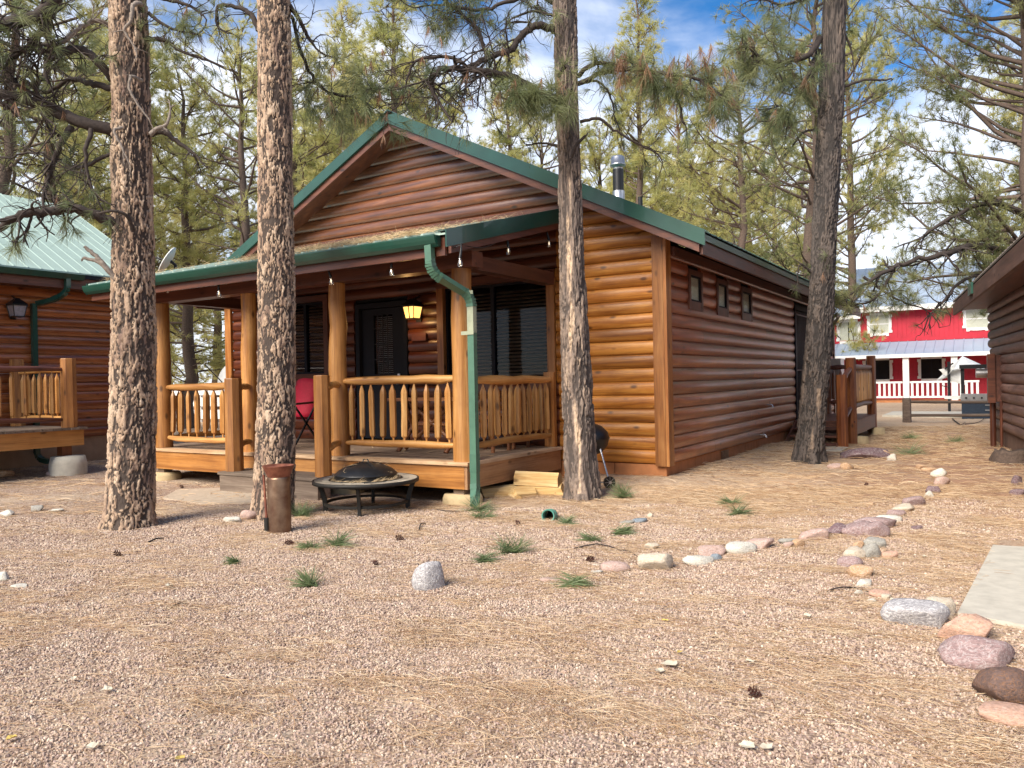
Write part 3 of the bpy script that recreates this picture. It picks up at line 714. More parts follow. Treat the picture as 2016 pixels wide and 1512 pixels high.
# ---- wall lantern (lit)
def lantern(parent, x, y, z, nx_, ny_, glass, s=1.0):
    l_ = obj('wall_lantern', None, parent, (x, y, z))
    cx_, cy_ = x+nx_*.13*s, y+ny_*.13*s
    mb = MB(); mb.box(cx_-.10*s, cx_+.10*s, cy_-.10*s, cy_+.10*s, z+.15*s, z+.17*s)
    mb.hexa([(cx_-.11*s, cy_-.11*s, z+.17*s), (cx_+.11*s, cy_-.11*s, z+.17*s), (cx_+.11*s, cy_+.11*s, z+.17*s), (cx_-.11*s, cy_+.11*s, z+.17*s), (cx_-.03, cy_-.03, z+.26*s), (cx_+.03, cy_-.03, z+.26*s), (cx_+.03, cy_+.03, z+.26*s), (cx_-.03, cy_+.03, z+.26*s)])
    mb.bar((cx_, cy_, z+.24*s), (x, y, z+.30*s), .025, .025); mb.bar((x, y, z+.1), (x+nx_*.015, y+ny_*.015, z+.1), .1, .3)
    for a in (-1, 1):
        for c in (-1, 1): mb.bar((cx_+a*.095*s, cy_+c*.095*s, z+.16*s), (cx_+a*.068*s, cy_+c*.068*s, z), .012, .012)
    for a in (-1, 1):
        mb.bar((cx_+a*.001, cy_+ny_*.088*s, z+.16*s), (cx_, cy_+ny_*.066*s, z), .014, .01)
    mb.box(cx_-.075*s, cx_+.075*s, cy_-.075*s, cy_+.075*s, z-.014, z); mb.build('lantern_frame', M['black'], l_)
    mb = MB(); a = .088*s; c = .064*s
    mb.hexa([(cx_-c, cy_-c, z+.001), (cx_+c, cy_-c, z+.001), (cx_+c, cy_+c, z+.001), (cx_-c, cy_+c, z+.001), (cx_-a, cy_-a, z+.149*s), (cx_+a, cy_-a, z+.149*s), (cx_+a, cy_+a, z+.149*s), (cx_-a, cy_+a, z+.149*s)])
    mb.build('lantern_glass', glass, l_); return l_
lantern(cab, -7.60, YW-.055, 2.50, 0, -1, M['lampglow'], 1.15)
pl = bpy.data.lights.new('lantern_light', 'POINT'); plo = obj('lantern_light', pl, cab, (-7.60, YW-.33, 2.42)); pl.energy = 3; pl.color = (1, .55, .2); pl.shadow_soft_size = .06
for v0 in ((-7.66, 2.2),):
    mb = MB(); mb.box(-7.74, -7.46, YW-.075, YW-.055, 2.16, 2.27); mb.build('house_plaque', M['dark_x'], cab)
# ---- small side windows
for (ya, yb, za, zb) in SO:
    w = obj('side_window', None, cab, (XS, (ya+yb)/2, za))
    mb = MB(); x = XS+.02
    mb.box(x, x+.03, ya, yb, za, za+.025); mb.box(x, x+.03, ya, yb, zb-.025, zb); mb.box(x, x+.03, ya, ya+.025, za+.025, zb-.025); mb.box(x, x+.03, yb-.025, yb, za+.025, zb-.025); mb.build('frame', M['navy'], w)
    MB().box(x+.008, x+.014, ya+.025, yb-.025, za+.025, zb-.025).build('pane', M['glass_clear'], w)
    MB().box(x-.006, x+.004, ya+.02, yb-.02, za+.02, zb-.02).build('curtain', M['curtain'], w)
    mb = MB(); x = XS+.002; q = .075
    mb.box(x, x+.058, ya-q, ya-.001, za-.12, zb+q); mb.box(x, x+.058, yb+.001, yb+q, za-.12, zb+q); mb.box(x, x+.056, ya, yb, zb+.001, zb+q); mb.box(x, x+.056, ya, yb, za-.12, za-.001); mb.build('trim_board', M['dark_z'], w)
# ---- side door
sd = obj('side_door', None, cab, (XS, 17.6, .6))
mb = MB(); x = XS
mb.box(x-.02, x+.06, 16.83, 16.93, .6, 2.98); mb.box(x-.02, x+.06, 18.39, 18.49, .6, 2.98); mb.box(x-.02, x+.058, 16.93, 18.39, 2.88, 2.98); mb.build('door_frame', M['navy'], sd)
MB().box(x-.03, x+.0, 16.94, 18.38, .6, 2.87).build('door_leaf', M['navy'], sd)
mb = MB()
for i in range(13): mb.box(x+.02, x+.035, 16.97+i*.115, 16.985+i*.115, .65, 2.84)
for zz_ in (.7, 1.6, 2.78): mb.box(x+.018, x+.037, 16.95, 18.37, zz_, zz_+.03)
mb.build('security_bars', M['black'], sd)
# hose bibs
for (yy_, zz_) in ((14.4, .98), (13.9, .47)):
    mb = MB(); mb.tube([(XS+.05, yy_, zz_), (XS+.14, yy_, zz_), (XS+.16, yy_, zz_-.05)], .014, 6); mb.tube([(XS+.11, yy_-.03, zz_+.03), (XS+.11, yy_+.03, zz_+.03)], .01, 6); mb.build('hose_bib', M['steel'], cab)

# ================================================================== PORCH (part of the cabin)
ZD = .585; DX0, DX1, DY0 = -11.55, -5.15, 7.22
dk = kid('porch_deck')
MB().box(DX0-.03, DX1+.03, DY0-.03, DY0+.135, ZD-.04, ZD).build('edge_board', M['decknose_x'], dk)
yy_ = DY0+.142
while yy_ < YW-.05:
    MB().box(DX0, DX1-.135, yy_, min(yy_+.138, YW-.02), ZD-.038, ZD-.002+random.uniform(-.002, .002)).build('deck_board', M['deck_x'], dk); yy_ += .144
MB().box(DX1-.128, DX1+.03, DY0+.142, YW-.06, ZD-.04, ZD).build('edge_board', wood('deck_edge_side', (.27, .17, .10), (.44, .31, .2), (.55, .42, .3), 'y', .7, 0), dk)
MB().box(DX0, DX1-.04, DY0, DY0+.04, .275, ZD-.042).build('fascia_board', M['fascia_x'], dk)
MB().box(DX1-.038, DX1, DY0+.001, YW-.06, .275, ZD-.042).build('fascia_board', M['fascia_y'], dk)
MB().box(DX0, DX0+.04, DY0+.05, YW-.06, .275, ZD-.042).build('fascia_board', M['fascia_y'], dk)
for yb in (7.9, 8.6, 9.2): MB().box(DX0+.05, DX1-.05, yb, yb+.04, .30, ZD-.045).build('joist', M['darkdeck_x'], dk)
for (px, py) in ((-5.32, 7.36), (-7.25, 7.45), (-11.0, 7.36), (-9.1, 7.45), (-5.4, 9.2)):
    g = gz1(px, py)
    MB().box(px-.075, px+.075, py-.075, py+.075, g+.1, .274).build('deck_post', M['greyplank_x'], cab)
    MB().lathe([(.24, -.1), (.235, .06), (.215, .105), (0.01, .11)], 24, (px, py, g)).build('concrete_pier', M['concrete_y'], cab)
# steps
st = kid('porch_steps')
MB().box(-8.9, -7.02, 6.72, 7.215, .335, .37).build('tread', M['greyplank_x'], st)
MB().box(-8.88, -7.04, 6.74, 6.78, .02, .333).build('riser', M['greyplank_x'], st)
MB().box(-8.89, -8.85, 6.785, 7.21, .02, .333).build('stringer', M['greyplank_x'], st)
# round posts
def lathe_post(name, parent, x, y, z0, z1, r0, r1, mat, n=14, wob=.012):
    mb = MB(); pts = []; rr = []
    for i in range(9):
        tt = i/8; pts.append((x+random.uniform(-1, 1)*wob*(0 < i < 8), y+random.uniform(-1, 1)*wob*(0 < i < 8), z0+(z1-z0)*tt)); rr.append((r0+(r1-r0)*tt)*random.uniform(.98, 1.03))
    mb.tube(pts, rr, n); return mb.build(name, mat, parent)
PX = [(-11.02, .13), (-9.0, .125), (-7.27, .125), (-5.28, .135)]
for x, r0 in PX: lathe_post('porch_post', cab, x, 7.37, ZD, 2.82, r0, r0*.84, M['post_z'])
def newel(parent, x, y, z0, z1, r, mat, name='newel_post'):
    mb = MB(); mb.tube([(x, y, z0), (x, y, (z0+z1)/2), (x, y, z1-.012), (x, y, z1)], [r*1.03, r, r*.98, r*.93], 8, sm=False); return mb.build(name, mat, parent)
newel(cab, -8.77, 6.9, .371, 1.62, .115, M['newel_z']); newel(cab, -7.10, 6.9, .371, 1.625, .10, M['newel_z'])
MB().box(-7.16, -7.04, 6.84, 6.95, .02, .33).build('newel_foot', M['greyplank_x'], cab)
# porch beam, ceiling and roof
SL = .262
def zp(y): return 3.10+SL*(y-6.65)
pr_ = kid('porch_roof'); PXL, PXR = -11.72, -4.93
mb = MB(); mb.box(PXL+.12, PXR-.12, 7.26, 7.48, 2.82, 3.0); mb.build('porch_beam', M['dark_x'], pr_)
mb = MB(); mb.box(-5.38, -5.20, 7.49, YW-.06, 2.83, 3.0); mb.build('porch_beam', M['dark_y'], pr_)
mb = MB(); mb.box(-11.1, -10.92, 7.49, YW-.06, 2.83, 3.0); mb.build('porch_beam', M['dark_y'], pr_)
for i in range(9):
    x = -11.5+i*.8; MB().hexa([(x, 6.72, zp(6.72)-.17), (x+.05, 6.72, zp(6.72)-.17), (x+.05, YW-.1, zp(YW-.1)-.17), (x, YW-.1, zp(YW-.1)-.17), (x, 6.72, zp(6.72)-.05), (x+.05, 6.72, zp(6.72)-.05), (x+.05, YW-.1, zp(YW-.1)-.05), (x, YW-.1, zp(YW-.1)-.05)]).build('rafter', M['dark_y'], pr_)
MB().hexa([(PXL, 6.70, zp(6.70)-.045), (PXR-.04, 6.70, zp(6.70)-.045), (PXR-.04, YW-.06, zp(YW-.06)-.045), (PXL, YW-.06, zp(YW-.06)-.045), (PXL, 6.70, zp(6.70)-.024), (PXR-.04, 6.70, zp(6.70)-.024), (PXR-.04, YW-.06, zp(YW-.06)-.024), (PXL, YW-.06, zp(YW-.06)-.024)]).build('ceiling_deck', M['dark_y'], pr_)
# ribbed porch sheet, ribs run along y
mb = MB(); xs2 = []; x = PXL
while x < PXR-1e-6: xs2 += [(x, 0), (x+.014, .022), (x+.034, .022), (x+.048, 0)]; x += .23
xs2 = [(min(a, PXR), c) for a, c in xs2]+[(PXR, 0)]
v = []
for a, dz in xs2: v += [(a, 6.62, zp(6.62)+dz), (a, YW-.055, zp(YW-.055)+dz)]
for a, dz in xs2: v += [(a, 6.62, zp(6.62)-.02), (a, YW-.055, zp(YW-.055)-.02)]
n = len(xs2); fs = []
for i in range(n-1): fs += [(2*i, 2*i+2, 2*i+3, 2*i+1), (2*n+2*i, 2*n+2*i+1, 2*n+2*i+3, 2*n+2*i+2), (2*i, 2*n+2*i, 2*n+2*i+2, 2*i+2)]
mb.add(v, fs); mb.build('roof_panel', M['greenpale'], pr_)
MB().box(PXL+.02, PXR-.05, 6.66, 6.70, 2.86, 3.055).build('fascia_board', M['dark_x'], pr_)
# right hand rake: green metal
def prk(mb, x0, x1, t0, t1, ya=6.60, yb=9.36): mb.hexa([(x0, ya, zp(ya)-t1), (x1, ya, zp(ya)-t1), (x1, yb, zp(yb)-t1), (x0, yb, zp(yb)-t1), (x0, ya, zp(ya)-t0), (x1, ya, zp(ya)-t0), (x1, yb, zp(yb)-t0), (x0, yb, zp(yb)-t0)])
mb = MB(); prk(mb, PXR+.003, PXR+.018, -.03, .15); prk(mb, PXR-.14, PXR+.003, -.036, -.026); prk(mb, PXR+.018, PXR+.028, .14, .152); mb.build('rake_trim', M['green'], pr_)
mb = MB(); prk(mb, PXR-.04, PXR-.002, .05, .23, 6.71); mb.build('rake_board', M['dark_y'], pr_)
mb = MB(); prk(mb, PXL-.018, PXL-.003, -.03, .14); mb.build('rake_trim', M['green'], pr_)
MB().box(PXL, PXR-.02, YW-.085, YW-.054, zp(YW)+.0, zp(YW)+.06).build('wall_flashing', M['dark_x'], pr_)
# gutter (K profile)
g = MB(); gp = [(6.655, 3.07), (6.655, 2.955), (6.60, 2.950), (6.565, 2.985), (6.548, 3.02), (6.535, 3.06), (6.535, 3.075), (6.549, 3.075), (6.56, 3.03), (6.575, 2.995), (6.605, 2.962), (6.648, 2.966), (6.648, 3.07)]
g.extrude(gp, 'x', -11.74, -5.03); mg = obj('porch_gutter', None, cab, (-8.4, 6.6, 2.95)); g.build('trough', M['green'], mg)
g = MB(); g.extrude([(6.64, 2.955), (6.6, 2.952), (6.54, 3.07), (6.64, 3.07)], 'x', -5.035, -5.02); g.extrude([(6.64, 2.955), (6.6, 2.952), (6.54, 3.07), (6.64, 3.07)], 'x', -11.75, -11.735); g.build('end_cap', M['green'], mg)
# downspout
def sq_tube(mb, pts, w, d, mi=0, ups=None):
    for i in range(len(pts)-1): mb.bar(pts[i], pts[i+1], w, d, mi, up=(0, 1, 0))
ds = obj('downspout', None, cab, (-5.0, 7.1, .2))
pA = at(845, 483, y=6.60); pB = at(847, 515, y=6.60); pC = at(858, 535, y=6.62); pD = at(912, 572, y=7.02); pE = at(926, 590, y=7.10); XD, YD = -4.955, 7.12
XD = pE[0]
def ribtube(mb, pts, w, rib=0):
    for i in range(len(pts)-1):
        mb.bar(pts[i], pts[i+1], w+(rib if i % 2 else 0), w*.85+(rib if i % 2 else 0), 0, up=(0, 1, 0))
def arcpts(a, b_, c, n=8):
    a, b_, c = map(np.array, (a, b_, c)); return [tuple((1-t_)**2*a+2*t_*(1-t_)*b_+t_**2*c) for t_ in np.linspace(0, 1, n)]
mb = MB(); mb.bar(pA, pB, .085, .07, up=(0, 1, 0)); ribtube(mb, arcpts(pB, at(847, 535, y=6.6), at(868, 548, y=6.70), 9), .085, .008); mb.build('elbow', M['downspout'], ds)
mb = MB(); mb.bar(at(866, 546, y=6.69), at(912, 574, y=7.04), .082, .07, up=(0, 1, 0)); mb.build('diagonal_run', M['downspout'], ds)
mb = MB(); q0 = at(911, 573, y=7.035); q1 = np.array([XD, YD, at(926, 582, y=7.1)[2]]); q2 = np.array([XD, YD, q1[2]-.12]); ribtube(mb, arcpts(q0, q1, q2, 9), .085, .008); mb.build('elbow', M['downspout'], ds)
MB().bar(q2, (XD, YD, 2.05), .083, .068, up=(0, 1, 0)).build('upper_pipe', M['downspout_worn'], ds)
MB().bar((XD, YD, 2.052), (XD, YD, .42), .083, .068, up=(0, 1, 0)).build('lower_pipe', M['downspout'], ds)
mb = MB(); mb.bar((XD, YD, .70), (XD, YD, .50), .09, .075, up=(0, 1, 0)); ribtube(mb, arcpts((XD, YD, .43), (XD, YD, .22), (XD+.10, YD-.16, .17), 7), .083, .005); mb.build('bottom_elbow', M['downspout'], ds)
mb = MB()
for zz_ in (2.05, 2.5): mb.box(XD-.12, XD+.05, YD-.045, YD-.041, zz_-.02, zz_+.02)
mb.build('strap', M['downspout_worn'], ds)
# railings
def baluster_mesh(seed, length=.70, mat='rail_z'):
    random.seed(seed); mb = MB(); r = random.uniform(.034, .042)
    prof = [(.011, 0), (.013, .05), (r*.95, .075), (r*1.05, .2), (r*.98, length*.5), (r*1.02, length-.12), (r*.92, length-.09), (.016, length-.035), (.006, length)]
    bend = random.uniform(-.012, .012); n = 6; vs = []
    for i, (rr, z) in enumerate(prof):
        o_ = bend*math.sin(PI*z/length)
        for k in range(n): vs.append((o_+rr*math.cos(2*PI*k/n+.3), rr*math.sin(2*PI*k/n+.3), z))
    fs = [(i*n+k, i*n+(k+1) % n, (i+1)*n+(k+1) % n, (i+1)*n+k) for i in range(len(prof)-1) for k in range(n)]
    mb.add(vs, fs, 0, False); return mb.data('baluster', M[mat])
BAL = [baluster_mesh(100+i) for i in range(6)]; BALD = [baluster_mesh(120+i, .70, 'darkdeck_z') for i in range(3)]
random.seed(11)
def rail_log(parent, a, b_, r, mat, name='rail', n=9, wob=.014, taper=True):
    a = Vector(a); b_ = Vector(b_); pts = []; rr = []; m_ = 8; off = random.uniform(-.02, .025)
    for i in range(m_+1):
        tt = i/m_; p = a.lerp(b_, tt); p.z += off*math.sin(PI*tt)+random.uniform(-1, 1)*wob*.5; pts.append(p)
        rr.append(r*(random.uniform(.92, 1.06))*(.62 if (taper and i in (0, m_)) else (.93 if (taper and i in (1, m_-1)) else 1)))
    mb = MB(); mb.tube(pts, rr, n); return mb.build(name, mat, parent)
def railing(parent, a, b_, zb, ztop, nb, axis, bals=BAL, mats=None, r=.045, inset=.12, hang=0):
    rg = obj('porch_railing', None, parent, a[:2]+(zb,)) if True else None
    A = Vector((a[0], a[1], 0)); B = Vector((b_[0], b_[1], 0)); mt = mats or (M['rail_'+axis], M['rail_'+axis])
    rail_log(rg, A+Vector((0, 0, ztop)), B+Vector((0, 0, ztop)), r*1.25, mt[0], 'top_rail'); rail_log(rg, A+Vector((0, 0, zb)), B+Vector((0, 0, zb)), r, mt[1], 'bottom_rail')
    Ld = (B-A).length
    for i in range(nb):
        d = inset+(Ld-2*inset)*i/max(1, nb-1); p = A+(B-A)*(d/Ld)
        o = obj('baluster', random.choice(bals), rg, (p.x, p.y, zb+.02)); o.rotation_euler = (random.uniform(-.02, .02), random.uniform(-.02, .02), random.uniform(0, 6)); o.scale = (1, 1, (ztop-zb-.06)/.70)
    return rg
railing(cab, (-7.17, 7.37), (-5.38, 7.37), .755, 1.545, 10, 'x')
railing(cab, (-5.27, 7.48), (-5.27, 9.42), .745, 1.52, 12, 'y')
railing(cab, (-10.92, 7.37), (-9.1, 7.37), .74, 1.52, 9, 'x')
railing(cab, (-11.0, 7.5), (-11.0, 9.42), .74, 1.5, 11, 'y')
rail_log(cab, (-7.03, 6.92, 1.47), (-7.2, 7.3, 1.50), .045, M['rail_x'], 'short_rail'); rail_log(cab, (-7.03, 6.92, .70), (-7.2, 7.3, .76), .04, M['rail_x'], 'short_rail')
rail_log(cab, (-8.72, 6.92, 1.47), (-8.93, 7.3, 1.50), .045, M['rail_x'], 'short_rail'); rail_log(cab, (-8.72, 6.92, .68), (-8.93, 7.3, .74), .04, M['rail_x'], 'short_rail')
MB().box(-5.36, -5.2, YW-.13, YW-.06, ZD, 1.62).build('half_post', M['gold_z'], cab)

# ================================================================== SIDE STOOP
sp_ = kid('side_stoop'); X0, X1, Y0, Y1 = XS+.06, -2.40, 16.5, 19.7
yy_ = Y0
while yy_ < Y1-.05: MB().box(X0, X1, yy_, min(yy_+.14, Y1), ZD-.04, ZD).build('deck_board', M['darkdeck_x'], sp_); yy_ += .146
MB().box(X0, X1-.045, Y0+.02, Y0+.06, .33, ZD-.042).build('fascia_board', M['darkdeck_x'], sp_); MB().box(X1-.04, X1-.005, Y0+.02, Y1, .30, ZD-.042).build('fascia_board', M['dark_y'], sp_)
for i, (ty, tz) in enumerate(((16.18, .46), (15.86, .33), (15.56, .20))): MB().box(X0+.05, -2.62, ty, ty+.28, tz-.035, tz).build('tread', M['darkdeck_x'], sp_)
for xx in (X0+.02, -2.6): MB().hexa([(xx, 15.5, .10), (xx+.035, 15.5, .10), (xx+.035, 16.5, .30), (xx, 16.5, .30), (xx, 15.5, .20), (xx+.035, 15.5, .20), (xx+.035, 16.5, .57), (xx, 16.5, .57)]).build('stringer', M['dark_y'], sp_)
for (x, y, z0, z1) in ((-2.5, 15.62, .1, 1.50), (-2.48, 16.58, .1, 1.83), (-2.48, 19.5, .1, 1.92), (-3.45, 19.5, ZD, 1.8)): newel(sp_, x, y, z0, z1, .10, M['darkdeck_z'])
def dark_rail(a, b_, zb, ztop, nb):
    A = Vector((a[0], a[1], 0)); B = Vector((b_[0], b_[1], 0))
    rail_log(sp_, A+Vector((0, 0, ztop)), B+Vector((0, 0, ztop)), .055, M['dark_y'], 'top_rail'); rail_log(sp_, A+Vector((0, 0, zb)), B+Vector((0, 0, zb)), .05, M['dark_y'], 'bottom_rail')
    for i in range(nb):
        p = A.lerp(B, (i+.7)/(nb+.4)); o = obj('baluster', random.choice(BALD if nb < 10 else BAL), sp_, (p.x, p.y, zb+.02)); o.scale = (1, 1, (ztop-zb-.06)/.70)
dark_rail((-2.48, 16.66), (-2.48, 19.42), .85, 1.66, 14); dark_rail((-3.4, 19.5), (-2.55, 19.5), .85, 1.66, 5)
rail_log(sp_, (-2.5, 15.66, 1.35), (-2.48, 16.55, 1.62), .05, M['dark_y'], 'stair_rail'); rail_log(sp_, (-2.5, 15.66, .6), (-2.48, 16.55, .85), .045, M['dark_y'], 'stair_rail')
for (x, y) in ((-2.48, 16.8), (-2.48, 19.4)): MB().lathe([(.2, -.1), (.17, .16), (.01, .165)], 4, (x+.1, y, gz1(x, y))).build('concrete_pier', M['concrete_y'], sp_)
tag(MB().box(-3.45, -2.38, 14.75, 15.5, .02, .155).build('stoop_slab', M['concrete']), 'grey concrete pad at the foot of the dark side stairs', 'concrete pad')
MB().box(XS+.06, XS+.35, 20.4, 20.9, .9, 1.9).build('utility_box', M['steel'], cab)
# ================================================================== LEFT CABIN
LX = -15.2
lc = thing('neighbour_cabin', 'log cabin at the left with pale mint green ribbed metal roof', 'cabin', (LX-3, 5, .1))
wl = kid('side_wall', lc)
for r_ in range(16):
    z = .585+r_*H; cut = 7.95+random.uniform(-.5, .5)
    log(wl, 'y', 1.0, 6.52, LX, z, H, 1, M['redlt_y']); log(wl, 'y', 6.66, 9.42, LX, z, H, 1, M['redlt_y'])
MB().box(LX+.0, LX+.075, 6.53, 6.65, .58, 3.4).build('trim_board', M['dark_z'], lc)
MB().box(LX-.01, LX+.06, 9.42, 9.55, .58, 3.4).build('corner_board', M['dark_z'], lc)
wl2 = kid('end_wall', lc)
for r_ in range(16): log(wl2, 'x', LX-6.6, LX-.02, 9.5, .585+r_*H, H, 1, M['gable_x'])
MB().box(LX-.12, LX-.012, 1.0, 9.5, -.05, .58).build('foundation', M['foundtan'], lc); MB().box(LX-6.6, LX-.13, 9.38, 9.49, -.05, .58).build('foundation', M['foundtan'], lc)
lr = kid('roof', lc); ER = -14.62; zl = lambda x: 3.70+.55*(ER-x)
roof_panel(ER-3.9, ER, .5, 9.95, zl, 'roof_panel', M['greenpale'], .23, parent=lr, rh_=.009)
zl2 = lambda x: zl(ER-3.9)-.55*(ER-3.9-x)
roof_panel(ER-3.9, ER-7.8, .5, 9.95, zl2, 'roof_panel', M['greenpale'], .23, parent=lr)
MB().hexa([(ER-3.9, 9.93, zl(ER-3.9)-.3), (ER, 9.93, zl(ER)-.3), (ER, 9.97, zl(ER)-.3), (ER-3.9, 9.97, zl(ER-3.9)-.3), (ER-3.9, 9.93, zl(ER-3.9)-.03), (ER, 9.93, zl(ER)-.03), (ER, 9.97, zl(ER)-.03), (ER-3.9, 9.97, zl(ER-3.9)-.03)]).build('rake_trim', M['green'], lr)
MB().box(ER-.05, ER-.02, .5, 9.9, 3.40, 3.62).build('fascia', M['dark_y'], lr); MB().box(LX+.05, ER-.06, .5, 9.9, 3.42, 3.44).build('soffit', M['dark_y'], lr)
MB().box(ER-.0, ER+.012, 8.2, 9.95, 3.60, 3.68).build('drip_edge', M['navy'], lr)
g = MB(); g.extrude([(ER-.015, 3.66), (ER-.015, 3.56), (ER+.07, 3.56), (ER+.11, 3.66), (ER+.10, 3.665), (ER+.065, 3.57), (ER, 3.57), (ER, 3.66)], 'y', .5, 8.15); g.build('gutter', M['green'], lc)
ds2 = kid('downspout', lc); mb = MB(); mb.bar((ER+.04, 7.85, 3.57), (ER+.04, 7.85, 3.4), .09, .08); ribtube(mb, arcpts((ER+.04, 7.85, 3.4), (ER+.04, 7.8, 3.2), (LX+.12, 7.55, 3.12), 7), .085, .006); mb.build('elbow', M['green'], ds2)
MB().bar((LX+.11, 7.50, 3.12), (LX+.11, 7.50, .35), .085, .085, up=(0, 1, 0)).build('pipe', M['green'], ds2)
mb = MB(); ribtube(mb, arcpts((LX+.11, 7.5, .36), (LX+.11, 7.52, .22), (LX+.3, 7.6, .2), 7), .085, .006); mb.build('elbow', M['green'], ds2)
lantern(lc, LX+.05, 7.16, 2.86, 1, 0, M['lampoff'], 1.25)
wl3 = kid('near_end_wall', lc)
for (par, yy_, o_) in ((wl3, .98, -1),):
    for r_ in range(27):
        z = .585+r_*H; ins = max(0, (z+.02-3.35)/.55); a_, b_ = LX-6.6+ins, LX-.02-ins
        if b_-a_ > .2: log(par, 'x', a_, b_, yy_, z, H, o_, M['gable_x'])
for r_ in range(16, 27):
    z = .585+r_*H; ins = max(0, (z+.02-3.35)/.55); a_, b_ = LX-6.6+ins, LX-.02-ins
    if b_-a_ > .2: log(wl2, 'x', a_, b_, 9.5, z, H, 1, M['gable_x'])
MB().box(LX-6.6, LX-.02, 1.0, 1.08, -.05, .58).build('foundation', M['foundtan'], lc)
# deck of the left cabin
ld = kid('side_deck', lc); DXE = -13.15; y = 3.0
while y < 7.3: MB().box(LX+.08, DXE+.03+random.uniform(-.015, .015), y, y+.14, .84, .878).build('deck_board', M['greyplank_x'], ld); y += .1455
MB().box(DXE-.04, DXE, 3.0, 7.3, .575, .838).build('fascia_board', wood('left_deck_beam', (.17, .07, .018), (.36, .16, .04), (.44, .22, .07), 'y', .55, .1, sc=.7), ld); MB().box(LX+.08, DXE-.045, 7.26, 7.3, .575, .838).build('fascia_board', M['fascia_x'], ld)
random.seed(5)
newel(ld, DXE-.11, 7.12, .88, 2.04, .125, M['newel_z'], 'newel_post'); newel(ld, -15.0, 7.14, .88, 2.08, .12, M['newel_z'], 'newel_post'); newel(ld, DXE-.11, 4.3, .88, 2.04, .12, M['newel_z'], 'newel_post')
railing(lc, (DXE-.11, 4.4), (DXE-.11, 7.05), 1.02, 1.86, 12, 'y', mats=(M['dark_y'], M['dark_y']), r=.04, inset=.2)
railing(lc, (-14.9, 7.14), (DXE-.2, 7.14), 1.02, 1.84, 8, 'x', mats=(M['rail_x'], M['rail_x']), r=.038)
MB().box(DXE-.25, DXE-.09, 6.98, 7.14, .34, .573).build('deck_post', M['darkdeck_z'], lc)
MB().lathe([(.29, -.1), (.285, .2), (.255, .33), (.01, .34)], 28, (-13.25, 7.08, gz1(-13.2, 7.0)-.02)).build('concrete_pier', M['concrete'], lc)

# ================================================================== RIGHT CABIN
ang = rad(6.8); FC = Vector((-.12, 18.42, 0))
rc = thing('side_cabin', 'weathered dark brown log cabin at the right with a meter box on its wall', 'cabin', FC)
# local frame: y runs away from the camera along the wall, outer face towards -x
wr = kid('side_wall', rc)
def rl(a): return PW[rc]+Vector(a)
for r_ in range(17):
    z = .42+r_*H*.97
    a1 = -.0 if z > 1.95 else -.28
    log(wr, 'y', FC.y-11.5, FC.y+a1, FC.x, z, H*.97, -1, M['grey_y'], .06)
we = kid('end_wall', rc)
M['grey_x'] = wood('weathered_brown_end_stain', (.09, .045, .034), (.20, .105, .08), (.32, .19, .15), 'x', .55, .1)
RCW = 6.0; wn_ = kid('near_end_wall', rc)
for (par, yy_, o_) in ((we, FC.y, 1), (wn_, FC.y-11.5, -1)):
    for r_ in range(25):
        z = .42+r_*H*.97; ins = max(0, (z+.02-3.05)/.5); a_, b_ = FC.x+.02+ins, FC.x+RCW-.02-ins
        if b_-a_ > .2: log(par, 'x', a_, b_, yy_, z, H*.97, o_, M['grey_x'])
wo_ = kid('outer_wall', rc)
for r_ in range(16): log(wo_, 'y', FC.y-11.45, FC.y-.05, FC.x+RCW, .42+r_*H*.97, H*.97, 1, M['grey_y'])
MB().box(FC.x+.012, FC.x+RCW-.02, FC.y-11.48, FC.y-11.4, -.1, .42).build('foundation', M['foundbr'], rc)
MB().box(FC.x-.05, FC.x+.03, FC.y-11.58, FC.y-11.49, .40, 3.0).build('corner_board', M['dark_z'], rc)
MB().box(FC.x+.012, FC.x+.1, FC.y-11.5, FC.y-.02, -.1, .42).build('foundation', M['foundbr'], rc)
MB().box(FC.x+.02, FC.x+.05, FC.y-11.5, FC.y-.1, .4, 3.2).build('inner_sheathing', M['room'], rc)
MB().box(FC.x-.0, FC.x+.011, FC.y-1.35, FC.y-1.1, .2, .36).build('crawl_space_vent', M['foundtan'], rc)
M['weathroof'] = plain('weathered_brown_roof', (.10, .075, .06), .6, 0, 5, .15); rr_ = kid('roof', rc); zr = lambda x: 2.98+.5*(x-(FC.x-.62))
roof_panel(FC.x+RCW/2, FC.x-.62, FC.y-12.0, FC.y+.5, zr, 'roof_panel', M['weathroof'], .23, parent=rr_)
roof_panel(FC.x+RCW/2, FC.x+RCW+.62, FC.y-12.0, FC.y+.5, lambda x: 2.98+.5*(FC.x+RCW+.62-x), 'roof_panel', M['weathroof'], .23, parent=rr_)
MB().box(FC.x-.62, FC.x-.58, FC.y-11.95, FC.y+.455, 2.70, 2.94).build('fascia', wood('weathered_fascia', (.07, .03, .022), (.15, .07, .05), (.22, .12, .09), 'y', .6, 0), rr_)
MB().box(FC.x-.57, FC.x-.02, FC.y-11.5, FC.y+.48, 2.80, 2.82).build('soffit', M['dark_y'], rr_)
MB().box(FC.x-.655, FC.x-.622, FC.y-3.4, FC.y-2.9, 2.80, 2.99).build('drip_edge', M['green'], rr_)
